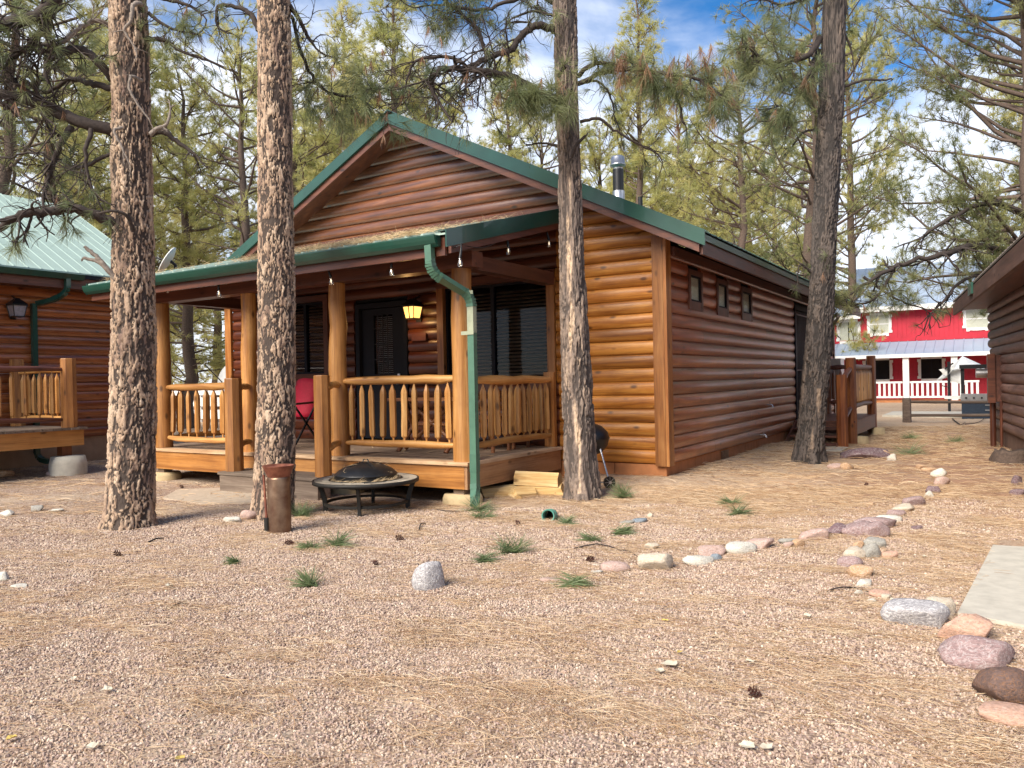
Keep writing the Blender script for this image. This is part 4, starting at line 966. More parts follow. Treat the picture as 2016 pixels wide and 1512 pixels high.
for ya_ in (FC.y+.46, FC.y-12.0):
    for s_ in (1, -1):
        xa_, xb_ = (FC.x-.62, FC.x+RCW/2) if s_ > 0 else (FC.x+RCW+.62, FC.x+RCW/2); zb2 = 2.93+.5*(RCW/2+.62)
        mb = MB(); mb.hexa([(xa_, ya_, 2.70), (xb_, ya_, zb2-.23), (xb_, ya_+.04, zb2-.23), (xa_, ya_+.04, 2.7), (xa_, ya_, 2.93), (xb_, ya_, zb2), (xb_, ya_+.04, zb2), (xa_, ya_+.04, 2.93)]); mb.build('rake_board', M['dark_x'], rr_)
mbx = kid('meter_panel', rc)
MB().box(FC.x-.26, FC.x-.14, FC.y-1.75, FC.y-1.702, .93, 1.82).build('panel_side', M['redpaint'] if False else M['dark_x'], mbx)
MB().box(FC.x-.22, FC.x-.02, FC.y-1.70, FC.y-1.25, .95, 1.80).build('cabinet', M['dark_y'], mbx)
mb = MB(); mb.tube([(FC.x-.22, FC.y-1.5, 1.47), (FC.x-.42, FC.y-1.5, 1.47)], .085, 14); mb.build('meter', M['steel'], mbx)
mb = MB(); mb.tube([(FC.x-.16, FC.y-1.5, .95), (FC.x-.16, FC.y-1.5, .0)], .05, 8); mb.tube([(FC.x-.07, FC.y-1.85, .95), (FC.x-.07, FC.y-1.85, .0)], .025, 8); mb.build('conduit', M['dark_z'], mbx)
rc.rotation_euler[2] = ang

# ================================================================== RED HOUSE (front plane y = RY)
RY = 43.0
rh = thing('red_house', 'large bright red two storey house with white trim and blue grey metal roofs', 'house', (-1.5, RY, .1))
GB = .1
def rw_board(x0, x1, z0, z1, name='siding_panel', y=RY):
    mb = MB(); x = x0; i = 0
    mb.box(x0, x1, y, y+.2, z0, z1)
    while x < x1-.1: mb.box(x+.01, min(x+.19, x1), y-.022, y-.001, z0+.002, z1-.002); x += .203
    return mb.build(name, M['redpaint'], rh)
rw_board(-9.5, 6, 2.6, 4.72); rw_board(-9.5, 6, GB, 2.6, y=RY+.02)
MB().box(-9.5, 6, RY+.3, RY+8, GB, 4.6).build('house_body', M['redpaint'], rh)
MB().box(-5.88, -5.80, RY-.05, RY-.023, 3.05, 4.6).build('corner_trim', M['redpaint'], rh)
# main roof
def sheet(x0, x1, ya, za, yb, zb, name, mat, pitch=.4, parent=rh):
    mb = MB(); mb.hexa([(x0, ya, za-.06), (x1, ya, za-.06), (x1, yb, zb-.06), (x0, yb, zb-.06), (x0, ya, za), (x1, ya, za), (x1, yb, zb), (x0, yb, zb)])
    x = x0+.1
    while x < x1: mb.hexa([(x, ya, za+.001), (x+.05, ya, za+.001), (x+.05, yb, zb+.001), (x, yb, zb+.001), (x+.015, ya, za+.035), (x+.035, ya, za+.035), (x+.035, yb, zb+.035), (x+.015, yb, zb+.035)]); x += pitch
    return mb.build(name, mat, parent)
sheet(-6.6, 7.0, RY-.55, 4.86, RY+3.6, 7.3, 'roof_panel', M['silver']); sheet(-10, -5.85, RY-.45, 4.50, RY+2.4, 6.1, 'roof_panel', M['silver'])
MB().hexa([(-6.6, RY-.6, 4.58), (7, RY-.6, 4.58), (7, RY-.56, 4.58), (-6.6, RY-.56, 4.58), (-6.6, RY-.6, 4.83), (7, RY-.6, 4.83), (7, RY-.56, 4.83), (-6.6, RY-.56, 4.83)]).build('white_fascia', M['white'], rh)
MB().box(-10, -5.86, RY-.52, RY-.48, 4.30, 4.48).build('white_fascia', M['white'], rh)
# red cross gable at the right
mb = MB(); gx0, gx1 = .55, 6.5
mb.extrude([(gx0, 6.0), (gx1, 6.0), ((gx0+gx1)/2, 9.3)], 'y', RY-.1, RY+.1); mb.build('gable_end', M['redpaint'], rh)
mb = MB(); mb.bar((gx0-.15, RY-.15, 5.9), ((gx0+gx1)/2, RY-.15, 9.45), .12, .22, up=(0, 1, 0)); mb.build('gable_trim', M['white'], rh)
# porch roof
sheet(-9.5, 6.5, RY-2.0, 2.42, RY-.03, 3.08, 'porch_roof', M['silver'])
MB().box(-9.5, 6.5, RY-2.06, RY-2.01, 2.24, 2.41).build('white_fascia', M['white'], rh)
MB().box(-9.5, 6.5, RY-.045, RY-.024, 3.10, 3.24).build('roof_flashing', M['redpaint'], rh)
for px_ in (-3.72, -1.72, -8.2, .6, 3.0): MB().box(px_-.13, px_+.13, RY-1.95, RY-1.7, GB, 2.3).build('porch_post', M['white'], rh)
for xa, xb in ((-8.0, -3.88), (-3.58, -1.86), (-1.58, -.75), (.8, 2.8)):
    rg = obj('porch_railing', None, rh, (xa, RY-1.8, GB)); mb = MB(); mb.box(xa, xb, RY-1.86, RY-1.78, 1.03, 1.12); mb.box(xa, xb, RY-1.86, RY-1.78, .33, .42)
    mb.build('rail', M['white'], rg); mb = MB(); x = xa+.06
    while x < xb-.05: mb.box(x, x+.10, RY-1.84, RY-1.80, .42, 1.03); x += .215
    mb.build('balusters', M['white'], rg, kind='stuff')
MB().box(-9.5, 6, RY-2.1, RY-.0, GB-.2, GB+.12).build('porch_floor', M['foundx'], rh)
def rwin(x0, x1, z0, z1, kind, y=RY):
    w = obj('window', None, rh, ((x0+x1)/2, y, z0)); fr = MB(); e = .10; y0 = y-.06
    def wav(xa, za, xb, zb):   # a gently scalloped white trim board
        n = 7
        for i in range(n):
            t0, t1 = i/n, (i+1)/n; wd = e*(1.25 if i in (0, n-1) else (.8+.25*math.sin(PI*(i/(n-1)))))
            if abs(xb-xa) > abs(zb-za): s_ = 1 if za > z0 else -1; a_, b_ = xa+(xb-xa)*t0, xa+(xb-xa)*t1; fr.box(a_, b_, y0, y-.024, *(sorted((za, za+s_*wd*1.3))))
            else: s_ = 1 if xa > x0 else -1; a_, b_ = za+(zb-za)*t0, za+(zb-za)*t1; fr.box(*(sorted((xa, xa+s_*wd*1.3))), y0, y-.024, a_, b_)
    wav(x0, z1, x1, z1); wav(x0-.0, z0, x1, z0); wav(x0, z0, x0, z1); wav(x1, z0, x1, z1); fr.build('trim', M['white'], w)
    MB().box(x0, x1, y-.03, y-.028, z0, z1).build('pane', M['glass_clear'], w)
    MB().box(x0, x1, y-.026, y-.0235, z0, z1).build('shade', M['curtain'] if kind != 'dark' else M['room'], w)
    mb = MB()
    if kind == 'v' or kind == 'dark': mb.box((x0+x1)/2-.02, (x0+x1)/2+.02, y-.045, y-.031, z0, z1)
    if kind == 'h': mb.box(x0, x1, y-.045, y-.031, (z0+z1)/2-.03, (z0+z1)/2+.03)
    if mb.v: mb.build('sash', M['white'] if kind == 'h' else M['navy'], w)
rwin(-6.92, -6.05, 3.22, 4.18, 'v'); rwin(-5.48, -4.62, 3.55, 4.45, 'h'); rwin(-1.27, -.38, 3.60, 4.45, 'h')
rwin(-5.7, -4.62, 1.22, 2.18, 'dark', RY); rwin(-3.22, -2.32, 1.22, 2.18, 'dark', RY); rwin(1.2, 2.2, 1.2, 2.2, 'dark', RY)
# wide rail fence
yf = 24.6
rfn = thing('rail_fence', 'low dark wooden two rail fence beside the path behind the cabins', 'fence', (-1.4, yf, .1))
for x in (-2.22, .35, 2.9): newel(rfn, x, yf, .02, .80, .115, M['fencewood'], 'fence_post')
for zz_ in (.29, .67): rail_log(rfn, (-2.15, yf, zz_+.02), (2.9, yf, zz_), .042, M['fencewood'], 'fence_rail', 8, .01, False)
# paved strip behind
tag(MB().box(-3.2, 9, 27.5, 30.5, .03, gz1(-1, 29)+.06).build('pale_pavement', M['concrete']), 'pale concrete strip beyond the rail fence', 'pavement')
# gas grill, folded white umbrella, patio post
def A(u, v, y): return at(u, v, y=y)
gy_ = 26.8
a = A(1893, 789, gy_); b_ = A(1937, 745, gy_); X0, X1 = a[0], b_[0]+.25; zb_ = a[2]
gr = thing('gas_grill', 'stainless gas grill on a dark cabinet in front of the red house', 'grill', (X0+.5, gy_, .1))
MB().box(X0, X1, gy_, gy_+.55, .10, .62).build('cabinet', M['navycab'], gr)
MB().box(X0-.02, X1+.1, gy_-.02, gy_+.57, .64, .84).build('control_panel', M['steel'], gr)
MB().box(X0-.45, X0-.025, gy_+.02, gy_+.5, .70, .78).build('side_shelf', M['white'], gr)
mb = MB()
for i in range(4): mb.tube([(X0+.12+i*.2, gy_-.05, .73), (X0+.12+i*.2, gy_-.02, .73)], .03, 8)
mb.build('knobs', M['black'], gr)
mb = MB()
for z in (.35, .5): mb.box(X0+.6, X1-.05, gy_-.025, gy_-.005, z, z+.03)
mb.build('handle', M['steel'], gr)
mb = MB(); mb.box(X0-.05, X1+.1, gy_+.2, gy_+.8, 1.60, 1.72); mb.box(X0-.02, X0+.07, gy_+.3, gy_+.4, .85, 1.6); mb.build('shelter_frame', M['black'], gr)
um = thing('patio_umbrella', 'half folded white patio umbrella behind the gas grill', 'umbrella', (-1.3, 31, .1))
c = A(1895, 715, 31)
mb = MB(); n = 10
top = (c[0], 31, c[2]+.25)
ring = [(c[0]+.8*math.cos(2*PI*k/n)*(1 if k % 2 else .82), 31+.8*math.sin(2*PI*k/n)*(1 if k % 2 else .82), c[2]-.12-.1*(k % 2)-.35*(1 if 3 < k < 7 else 0)) for k in range(n)]
mb.add([top]+ring, [(0, 1+k, 1+(k+1) % n) for k in range(n)]); mb.add([(top[0], top[1], top[2]-.03)]+[(a[0], a[1], a[2]-.03) for a in ring], [(0, 1+(k+1) % n, 1+k) for k in range(n)])
mb.add([(c[0]-.7, 30.6, c[2]-.2), (c[0]-.1, 30.5, c[2]-.1), (c[0]+.1, 30.5, c[2]-.75), (c[0]-.35, 30.6, c[2]-.62)], [(0, 1, 2, 3)]); mb.build('canopy', M['canvas'], um)
MB().tube([(c[0], 31, .1), (c[0], 31, c[2]+.2)], .025, 8).build('pole', M['white'], um)
c = A(1869, 787, 30.5); c2 = A(1869, 712, 30.5)
yp = thing('yard_post', 'thin dark post with brackets standing left of the white umbrella', 'post', (c[0], 30.5, c[2]))
MB().tube([(c[0], 30.5, .05), (c[0], 30.5, c2[2])], .045, 8).build('shaft', M['black'], yp)
mb = MB(); mb.bar((c[0]-.12, 30.5, c2[2]-.25), (c[0]+.14, 30.5, c2[2]-.05), .05, .05); mb.bar((c[0]-.05, 30.45, 1.0), (c[0]-.2, 30.4, 1.05), .03, .03); mb.build('bracket', M['black'], yp)

# ================================================================== FOREGROUND TREES
def px(u, v, D): return at(u, v, D=D)
def trunk_mesh(name, prof, D, mat, seed, flare=0, extra_top=None, cells=(.055, .16), depth=.022, rad_scale=1.0, scar=None):
    """prof: (v, u_left, u_right) rows top to bottom at depth D (metres along the view)"""
    P = []
    for v, ul, ur in prof:
        c = px((ul+ur)/2, v, D); r = (ur-ul)/2*D/FPX*.97; P.append((c[2], c[0], c[1], r))
    P.sort(); P = np.array(P)
    zb = gz1(P[0, 1], P[0, 2])-.12; z0 = P[0, 0]; P = np.vstack([[zb, P[0, 1], P[0, 2], P[0, 3]*1.05], P]) if z0 > zb else P
    top = extra_top or 9.0; k = P[-1]; sl = (P[-1, 3]-P[-3, 3])/(P[-1, 0]-P[-3, 0]); dx = (P[-1, 1:3]-P[-3, 1:3])/(P[-1, 0]-P[-3, 0])
    P = np.vstack([P, [top, k[1]+dx[0]*(top-k[0])*.5, k[2]+dx[1]*(top-k[0])*.5, max(.04, k[3]*.62)]])
    R0 = P[:, 3].max(); circ = 2*PI*R0; nseg = 132; z = np.concatenate([np.arange(P[0, 0], 5.9, .016), np.arange(5.9, top, .08), [top]])
    cxx = np.interp(z, P[:, 0], P[:, 1]); cyy = np.interp(z, P[:, 0], P[:, 2]); rr = np.interp(z, P[:, 0], P[:, 3])
    TH, Z = np.meshgrid(np.linspace(0, 2*PI, nseg, endpoint=False), z)
    # network of fissures from warped ridged noise, periodic around the trunk
    nc = max(3, int(round(circ/cells[0]/1.6))); a = TH/(2*PI)*nc; bz = Z/cells[1]/1.6
    w1 = pfbm(a*2, bz*2, nc*2, 4, seed)-.5; w2 = pfbm(a*2, bz*2, nc*2, 4, seed+50)-.5
    aw = a+w1*.9; bw = bz+w2*1.1
    r1 = np.abs(pfbm(aw, bw, nc, 2, seed+1)-.5); r2 = np.abs(pfbm(aw*1.0+.5, bw*1.0+7.3, nc, 2, seed+2)-.5); r3 = np.abs(pfbm(aw*2, bw*2.2+3.1, nc*2, 2, seed+4)-.5)
    e = np.minimum(np.minimum(r1, r2)*1.0, r3*.9+.012); fine = pfbm(a*9, bz*9, nc*9, 4, seed+9)-.5
    e = e+fine*.085
    plate = np.clip((e-.018)/.075, 0, 1); plate = plate*plate*(3-2*plate)
    cid = np.clip((pfbm(aw*1.2*1.0, bw*1.2, 10**6, 2, seed+6) if False else pfbm(aw, bw*1.4, nc, 3, seed+6))*1.0, 0, 1); cid = np.clip((cid-.5)*1.7+.5, 0, 1)
    big = fbm(np.cos(TH)*1.5+5, np.sin(TH)*1.5+Z*1.3, 3, seed+20)
    step = np.floor(cid*5)/5
    disp = depth*(plate-.75)*(.55+.9*big)+depth*.8*(step-.45)*plate+fine*.012+(big-.45)*.02
    fl = 1+.16*np.exp(-np.clip(Z-P[0, 0]-.12, 0, 9)/.16)*(1+.5*np.sin(TH*5+seed)) if flare == 0 else 1+flare*np.exp(-np.clip(Z-P[0, 0]-.12, 0, 9)/.2)*(.7+.5*np.sin(TH*5+seed))
    R = rr[:, None]*fl*rad_scale+disp
    V_ = np.stack([cxx[:, None]+R*np.cos(TH), cyy[:, None]+R*np.sin(TH), Z], 2).reshape(-1, 3)
    nz = len(z); idx = np.arange(nz*nseg).reshape(nz, nseg); nxt = np.roll(idx, -1, 1)
    F = np.stack([idx[:-1].ravel(), nxt[:-1].ravel(), nxt[1:].ravel(), idx[1:].ravel()], 1)
    o = np.array([P[0, 1], P[0, 2], P[0, 0]]); cid2 = np.clip(cid*.7+(big-.45)*.8, 0, 1)
    if scar:
        thc = math.atan2(-P[0, 2], -P[0, 1]); dth = (TH-thc-scar[0]-w1*.5-.10*np.sin(Z*2.1)+PI) % (2*PI)-PI
        band = np.exp(-(dth/scar[1])**2)*(Z > scar[2])*(Z < scar[3])*np.clip(pfbm(a*1.0, Z*1.7, nc, 3, seed+30)*2.6-.75, 0, 1); cid2 = np.clip(np.where(cid2 > .8, .8, cid2)+band, 0, 1); plate = np.maximum(plate, np.clip(band*1.6, 0, 1))
    return mesh_np(name, V_-o, F, mat, True, attrs={'plate': plate.ravel(), 'cell': cid2.ravel()}), o
class Needles:
    """collects long needles as thin two-triangle blades"""
    def __init__(s): s.v = []; s.n = 0
    def tuft(s, p, d, ln=.16, cnt=36, w=.0022, spread=1.0, droop=.25, R=None):
        R = R or rng; p = np.asarray(p, float); d = np.asarray(d, float); d = d/(np.linalg.norm(d)+1e-9)
        rd = R.normal(size=(cnt, 3)); rd /= np.linalg.norm(rd, axis=1)[:, None]
        dirs = rd*spread+d*(.75+.25*R.random((cnt, 1))); dirs /= np.linalg.norm(dirs, axis=1)[:, None]
        L_ = ln*(.65+.45*R.random((cnt, 1))); base = p-d*ln*.35*R.random((cnt, 1))
        mid = base+dirs*L_*.5; tip = base+dirs*L_+np.array([0, 0, -1])*L_*droop*(.4+R.random((cnt, 1)))*.5
        sd = np.cross(dirs, R.normal(size=(cnt, 3))); sd /= np.linalg.norm(sd, axis=1)[:, None]+1e-9
        s.v.append(np.stack([base-sd*w*.5, base+sd*w*.5, mid+sd*w*.5, mid-sd*w*.5, tip], 1).reshape(-1, 3)); s.n += cnt
    def build(s, name, mat, parent, origin):
        v = np.concatenate(s.v)-np.array(origin); k = np.arange(s.n)*5
        f = np.concatenate([np.stack([k, k+1, k+2], 1), np.stack([k, k+2, k+3], 1), np.stack([k+3, k+2, k+4], 1)])
        return obj(name, mesh_np(name, v, f, mat), parent, origin)
def smooth_path(P, n):
    P = np.array(P, float); t = np.linspace(0, len(P)-1, n); i = np.clip(t.astype(int), 0, len(P)-2); f = (t-i)[:, None]
    p0 = P[np.clip(i-1, 0, len(P)-1)]; p1 = P[i]; p2 = P[i+1]; p3 = P[np.clip(i+2, 0, len(P)-1)]
    return .5*((2*p1)+(-p0+p2)*f+(2*p0-5*p1+4*p2-p3)*f**2+(-p0+3*p1-3*p2+p3)*f**3)
def twigs(mb, nd_, nd2, p, d, r, ln, depth, tuftp, curl, R, tl=.15, cnt=34, dead=0.0, wn=.0022):
    """a crooked twig that may fork; needles at some ends"""
    pts = [p]; d = d/np.linalg.norm(d); seg = 5; q = np.array(p, float)
    bend = R.normal(size=3)*.35
    for i in range(seg):
        d = d+bend*.45+R.normal(size=3)*.16+np.array([0, 0, curl])*.2; d /= np.linalg.norm(d); q = q+d*ln/seg; pts.append(q.copy())
    mb.tube(pts, list(np.linspace(r, max(.0016, r*.42), len(pts))), 4, False)
    if depth > 0:
        for k in range(int(R.integers(2, 5))):
            i = int(R.integers(1, seg+1)); dd = R.normal(size=3)*.8+d*.9
            twigs(mb, nd_, nd2, pts[i], dd, max(.002, r*.55), ln*R.uniform(.45, .8), depth-1, tuftp, curl, R, tl, cnt, dead, wn)
    if R.random() < tuftp:
        if R.random() < dead: nd2.tuft(q, d*.3+np.array([0, 0, -1]), tl*.9, int(cnt*.7), wn, .38, .3, R)
        else: nd_.tuft(q, d, tl, cnt, wn, .75, .35, R)
def branch(mb, nd_, nd2, path, r0, r1, ntw, twl, tuftp, R, curl=-.3, depth=1, start=.25, tl=.15, cnt=34, dead=0., wn=.0022, tend=True):
    pp = smooth_path(path, max(8, len(path)*5)); L_ = np.linalg.norm(np.diff(pp, axis=0), axis=1).sum()
    pp[1:-1] += R.normal(size=(len(pp)-2, 3))*L_*.006
    mb.tube(list(pp), list(np.linspace(r0, r1, len(pp))), 7)
    for k in range(ntw):
        i = int(len(pp)*(start+(1-start)*R.random())); i = min(i, len(pp)-2); d = pp[i+1]-pp[i]; d /= np.linalg.norm(d)
        dd = d*.5+R.normal(size=3)*.8; twigs(mb, nd_, nd2, pp[i], dd, max(.003, r0*.28), twl*R.uniform(.5, 1.2), depth, tuftp, curl, R, tl, cnt, dead, wn)
    if tend: twigs(mb, nd_, nd2, pp[-1], pp[-1]-pp[-2], r1, twl, depth, tuftp, curl, R, tl, cnt, dead, wn)
def fg_tree(label, prof, D, mat, seed, branches, barkm, group='tall ponderosa pines in front of the cabins', **kw):
    me, o = trunk_mesh('trunk', prof, D, M[mat], seed, **kw)
    root = thing('pine_tree', label, 'tree', o, group)
    obj('trunk', me, root, o)
    R = np.random.default_rng(seed); A_ = Needles(); B_ = Needles()
    for b_ in branches:
        mb = MB()
        path = [px(u, v, D+dd) for (u, v, dd) in b_['p']]
        branch(mb, A_, B_, path, b_['r'][0]*D/FPX, b_['r'][1]*D/FPX, b_.get('n', 6), b_.get('l', .35), b_.get('t', .3), R, b_.get('c', -.3), b_.get('d', 1), b_.get('s', .25), b_.get('tl', .15), b_.get('cnt', 34), b_.get('dead', .1), tend=b_.get('tend', True), wn=.0034)
        mb.build('dead_branch' if b_.get('grey') else 'branch', M['bark_gr'] if b_.get('grey') else M[barkm], root)
    if A_.n: A_.build('needles', M['needle_near'], root, o)['kind'] = 'stuff'
    if B_.n: B_.build('dead_needles', M['needle_dead'], root, o)['kind'] = 'stuff'
    return root
fg_tree('thick pine with pinkish bark plates and crooked dead branches, leftmost trunk', [(0, 216, 287), (200, 222, 295), (400, 222, 299), (600, 222, 303), (800, 220, 306), (950, 214, 304), (1020, 210, 301)], 8.0, 'bark_light', 31, [
    dict(p=[(240, 262, 0), (180, 245, -.1), (110, 220, -.1), (50, 195, -.2), (-40, 175, -.3)], r=(13, 9), n=15, l=.55, t=.12, d=2, c=-.5),
    dict(p=[(235, 440, -.1), (195, 425, -.2), (150, 412, -.3), (95, 415, -.4), (40, 425, -.5), (-30, 465, -.5)], r=(11, 7), n=12, l=.45, t=.45, d=1, c=-.6, tl=.17),
    dict(p=[(225, 160, 0), (200, 130, -.1), (165, 98, -.1), (130, 102, -.2), (112, 110, -.3)], r=(9, 5), n=7, l=.35, t=.2, c=-.2),
    dict(p=[(225, 175, 0), (185, 165, .1), (140, 155, .2), (100, 178, .2), (70, 185, .3)], r=(7, 3), n=9, l=.35, t=.2, c=-.5),
    dict(p=[(225, 50, 0), (185, 42, -.1), (150, 60, -.2), (120, 85, -.2), (60, 90, -.2)], r=(5, 3), n=7, l=.35, t=.1, grey=1),
    dict(p=[(130, -30, -.4), (100, 10, -.4), (60, 38, -.4), (-30, 55, -.4)], r=(10, 12), n=14, l=.5, t=.25, d=2, c=-.1, tl=.17),
    dict(p=[(95, 10, -.3), (80, 60, -.3), (45, 100, -.3), (-20, 130, -.3)], r=(7, 5), n=12, l=.45, t=.16, d=2, c=-.4),
    dict(p=[(140, 250, -.1), (115, 290, -.2), (100, 340, -.2), (85, 395, -.3)], r=(7, 3), n=9, l=.45, t=.1, d=2, c=-.5),
    dict(p=[(180, 255, -.2), (170, 290, -.3), (172, 340, -.3), (195, 400, -.3)], r=(5, 2), n=12, l=.38, t=.12, d=1, c=-.6),
    dict(p=[(225, 300, 0), (150, 330, .3), (80, 300, .4), (20, 310, .4)], r=(4, 2), n=9, l=.5, t=.08, d=2, c=-.3),
    dict(p=[(297, 262, 0), (320, 258, 0), (345, 275, 0), (385, 305, 0)], r=(8, 3), n=3, l=.2, t=0, c=-.3),
    dict(p=[(295, 265, -.1), (310, 253, -.1), (328, 245, -.1), (335, 222, -.1)], r=(5, 2.5), n=2, l=.12, t=0, grey=1),
    dict(p=[(290, 75, 0), (330, 82, 0), (355, 100, 0), (405, 118, 0)], r=(5, 2), n=4, l=.22, t=.2, c=-.2),
    dict(p=[(292, 25, 0), (310, 40, 0), (335, 55, 0), (350, 60, 0)], r=(4, 2), n=8, l=.3, t=.75, d=1, tl=.17),
    dict(p=[(292, -10, 0), (330, 0, .1), (370, 10, .1), (400, 30, .1)], r=(5, 2), n=9, l=.3, t=.7, d=1, tl=.17),
    dict(p=[(228, 548, -.15), (205, 522, -.2), (190, 505, -.2), (170, 488, -.2)], r=(6, 3.5), n=0, t=0, l=.05, grey=1, d=0),
    dict(p=[(206, 525, -.2), (190, 514, -.2), (165, 508, -.2)], r=(4, 3), n=0, t=0, l=.05, grey=1, d=0),
    dict(p=[(262, 455, -.26), (250, 425, -.36), (225, 415, -.42), (195, 420, -.42)], r=(4, 2), n=2, l=.12, t=0, d=0),
    dict(p=[(280, 8, -.25), (262, 10, -.33), (258, 40, -.34), (245, 60, -.34), (268, 98, -.32)], r=(5, 1.5), n=3, l=.16, t=0, d=0, grey=1),
    dict(p=[(278, 158, -.26), (258, 152, -.36), (258, 185, -.36), (295, 238, -.3)], r=(4, 1.5), n=2, l=.12, t=0, d=0, grey=1),
    dict(p=[(240, 252, -.3), (225, 258, -.36), (240, 290, -.36), (256, 325, -.34)], r=(3.5, 1.2), n=2, l=.12, t=0, d=0, grey=1)], 'bark_dk', depth=.024, cells=(.036, .13))
fg_tree('straight pine trunk with fine tan bark standing in front of the porch steps', [(0, 508, 571), (200, 508, 574), (400, 508, 577), (600, 507, 580), (800, 506, 582), (900, 502, 582), (1010, 498, 578)], 8.35, 'bark_light', 57, [
    dict(p=[(509, 60, 0), (495, 30, 0), (470, 15, 0), (430, 12, 0), (428, 50, 0)], r=(6, 2.5), n=5, l=.25, t=.15, c=-.4),
    dict(p=[(570, 10, 0), (590, 40, .1), (605, 70, .2), (615, 85, .2)], r=(5, 3), n=10, l=.32, t=.2, d=1, c=-.6),
    dict(p=[(572, 30, .2), (600, 120, .4), (630, 170, .5), (680, 190, .6), (740, 175, .6)], r=(4, 2), n=22, l=.45, t=.55, d=2, c=-.6, tl=.2)], 'bark_dk', cells=(.040, .10), depth=.017)
fg_tree('pine with a long pale split in its bark at the right end of the porch', [(0, 1086, 1135), (60, 1090, 1136), (200, 1093, 1138), (300, 1098, 1142), (500, 1101, 1150), (700, 1104, 1163), (900, 1109, 1175), (965, 1112, 1182)], 9.1, 'bark_mid', 83, [
    dict(p=[(1095, 60, 0), (1060, 50, -.1), (1035, 62, -.1), (1005, 95, -.2), (965, 115, -.2), (915, 135, -.3)], r=(8, 5), n=12, l=.4, t=.08, d=2, c=-.5),
    dict(p=[(1105, 205, 0), (1060, 180, -.2), (1000, 150, -.3), (930, 138, -.4), (865, 140, -.5), (845, 165, -.5)], r=(8, 4.5), n=26, l=.55, t=.10, d=2, c=-.7, dead=.5),
    dict(p=[(930, 138, -.4), (880, 112, -.4), (820, 120, -.4), (800, 160, -.4)], r=(4, 2), n=16, l=.45, t=.15, d=2, c=-.7, dead=.6),
    dict(p=[(960, 120, -.3), (940, 60, -.3), (900, 20, -.3), (860, -10, -.3)], r=(4, 2.5), n=18, l=.5, t=.25, d=2, c=-.3),
    dict(p=[(1088, 5, 0), (1060, -10, 0), (1000, 5, -.2), (950, 20, -.2), (880, 10, -.2)], r=(5, 2.5), n=16, l=.45, t=.45, d=2, c=-.3, tl=.2),
    dict(p=[(1088, 30, 0), (1050, 22, 0), (1010, 35, 0)], r=(3, 2), n=3, l=.2, t=0),
    dict(p=[(1110, 185, -.3), (1080, 190, -.55), (1050, 185, -.65), (1010, 200, -.7)], r=(4, 2), n=17, l=.18, t=.95, d=1, c=-.2, tl=.27, cnt=50, dead=.14, s=.1),
    dict(p=[(1100, 150, -.3), (1115, 130, -.6), (1125, 160, -.65), (1120, 220, -.65)], r=(4, 2), n=9, l=.10, t=.85, d=0, c=-.3, tl=.26, cnt=46, dead=.1, s=.1),
    dict(p=[(1138, 150, 0), (1170, 125, -.2), (1220, 130, -.3), (1280, 150, -.4)], r=(5, 3), n=14, l=.22, t=.9, d=1, c=-.1, tl=.26, cnt=46, dead=.15, s=.15),
    dict(p=[(1138, 165, 0), (1200, 140, -.2), (1290, 140, -.4), (1370, 155, -.5), (1420, 190, -.5)], r=(5, 2.5), n=26, l=.24, t=.92, d=1, c=-.3, tl=.27, cnt=48, dead=.2, s=.25),
    dict(p=[(1290, 145, -.4), (1330, 190, -.5), (1345, 240, -.5)], r=(3, 2), n=10, l=.18, t=.9, d=0, c=-.6, tl=.25, cnt=44, dead=.45, s=.2),
    dict(p=[(1142, 240, 0), (1180, 235, 0), (1215, 260, 0), (1260, 285, 0), (1290, 300, 0)], r=(3.5, 1.5), n=9, l=.35, t=.1, d=1, c=-.5),
    dict(p=[(1145, 165, 0), (1175, 160, .1), (1200, 185, .1), (1210, 230, .1)], r=(3, 1.5), n=10, l=.35, t=.15, d=1, c=-.7),
    dict(p=[(1125, 310, -.28), (1135, 285, -.34), (1152, 268, -.34)], r=(4, 2.5), n=0, l=.05, t=0, d=0),
    dict(p=[(1108, 290, 0), (1070, 282, .1), (1040, 285, .1)], r=(3, 1.5), n=3, l=.2, t=.1)], 'bark_dk', cells=(.05, .26), depth=.022, scar=(-.15, .22, .2, 4.0))
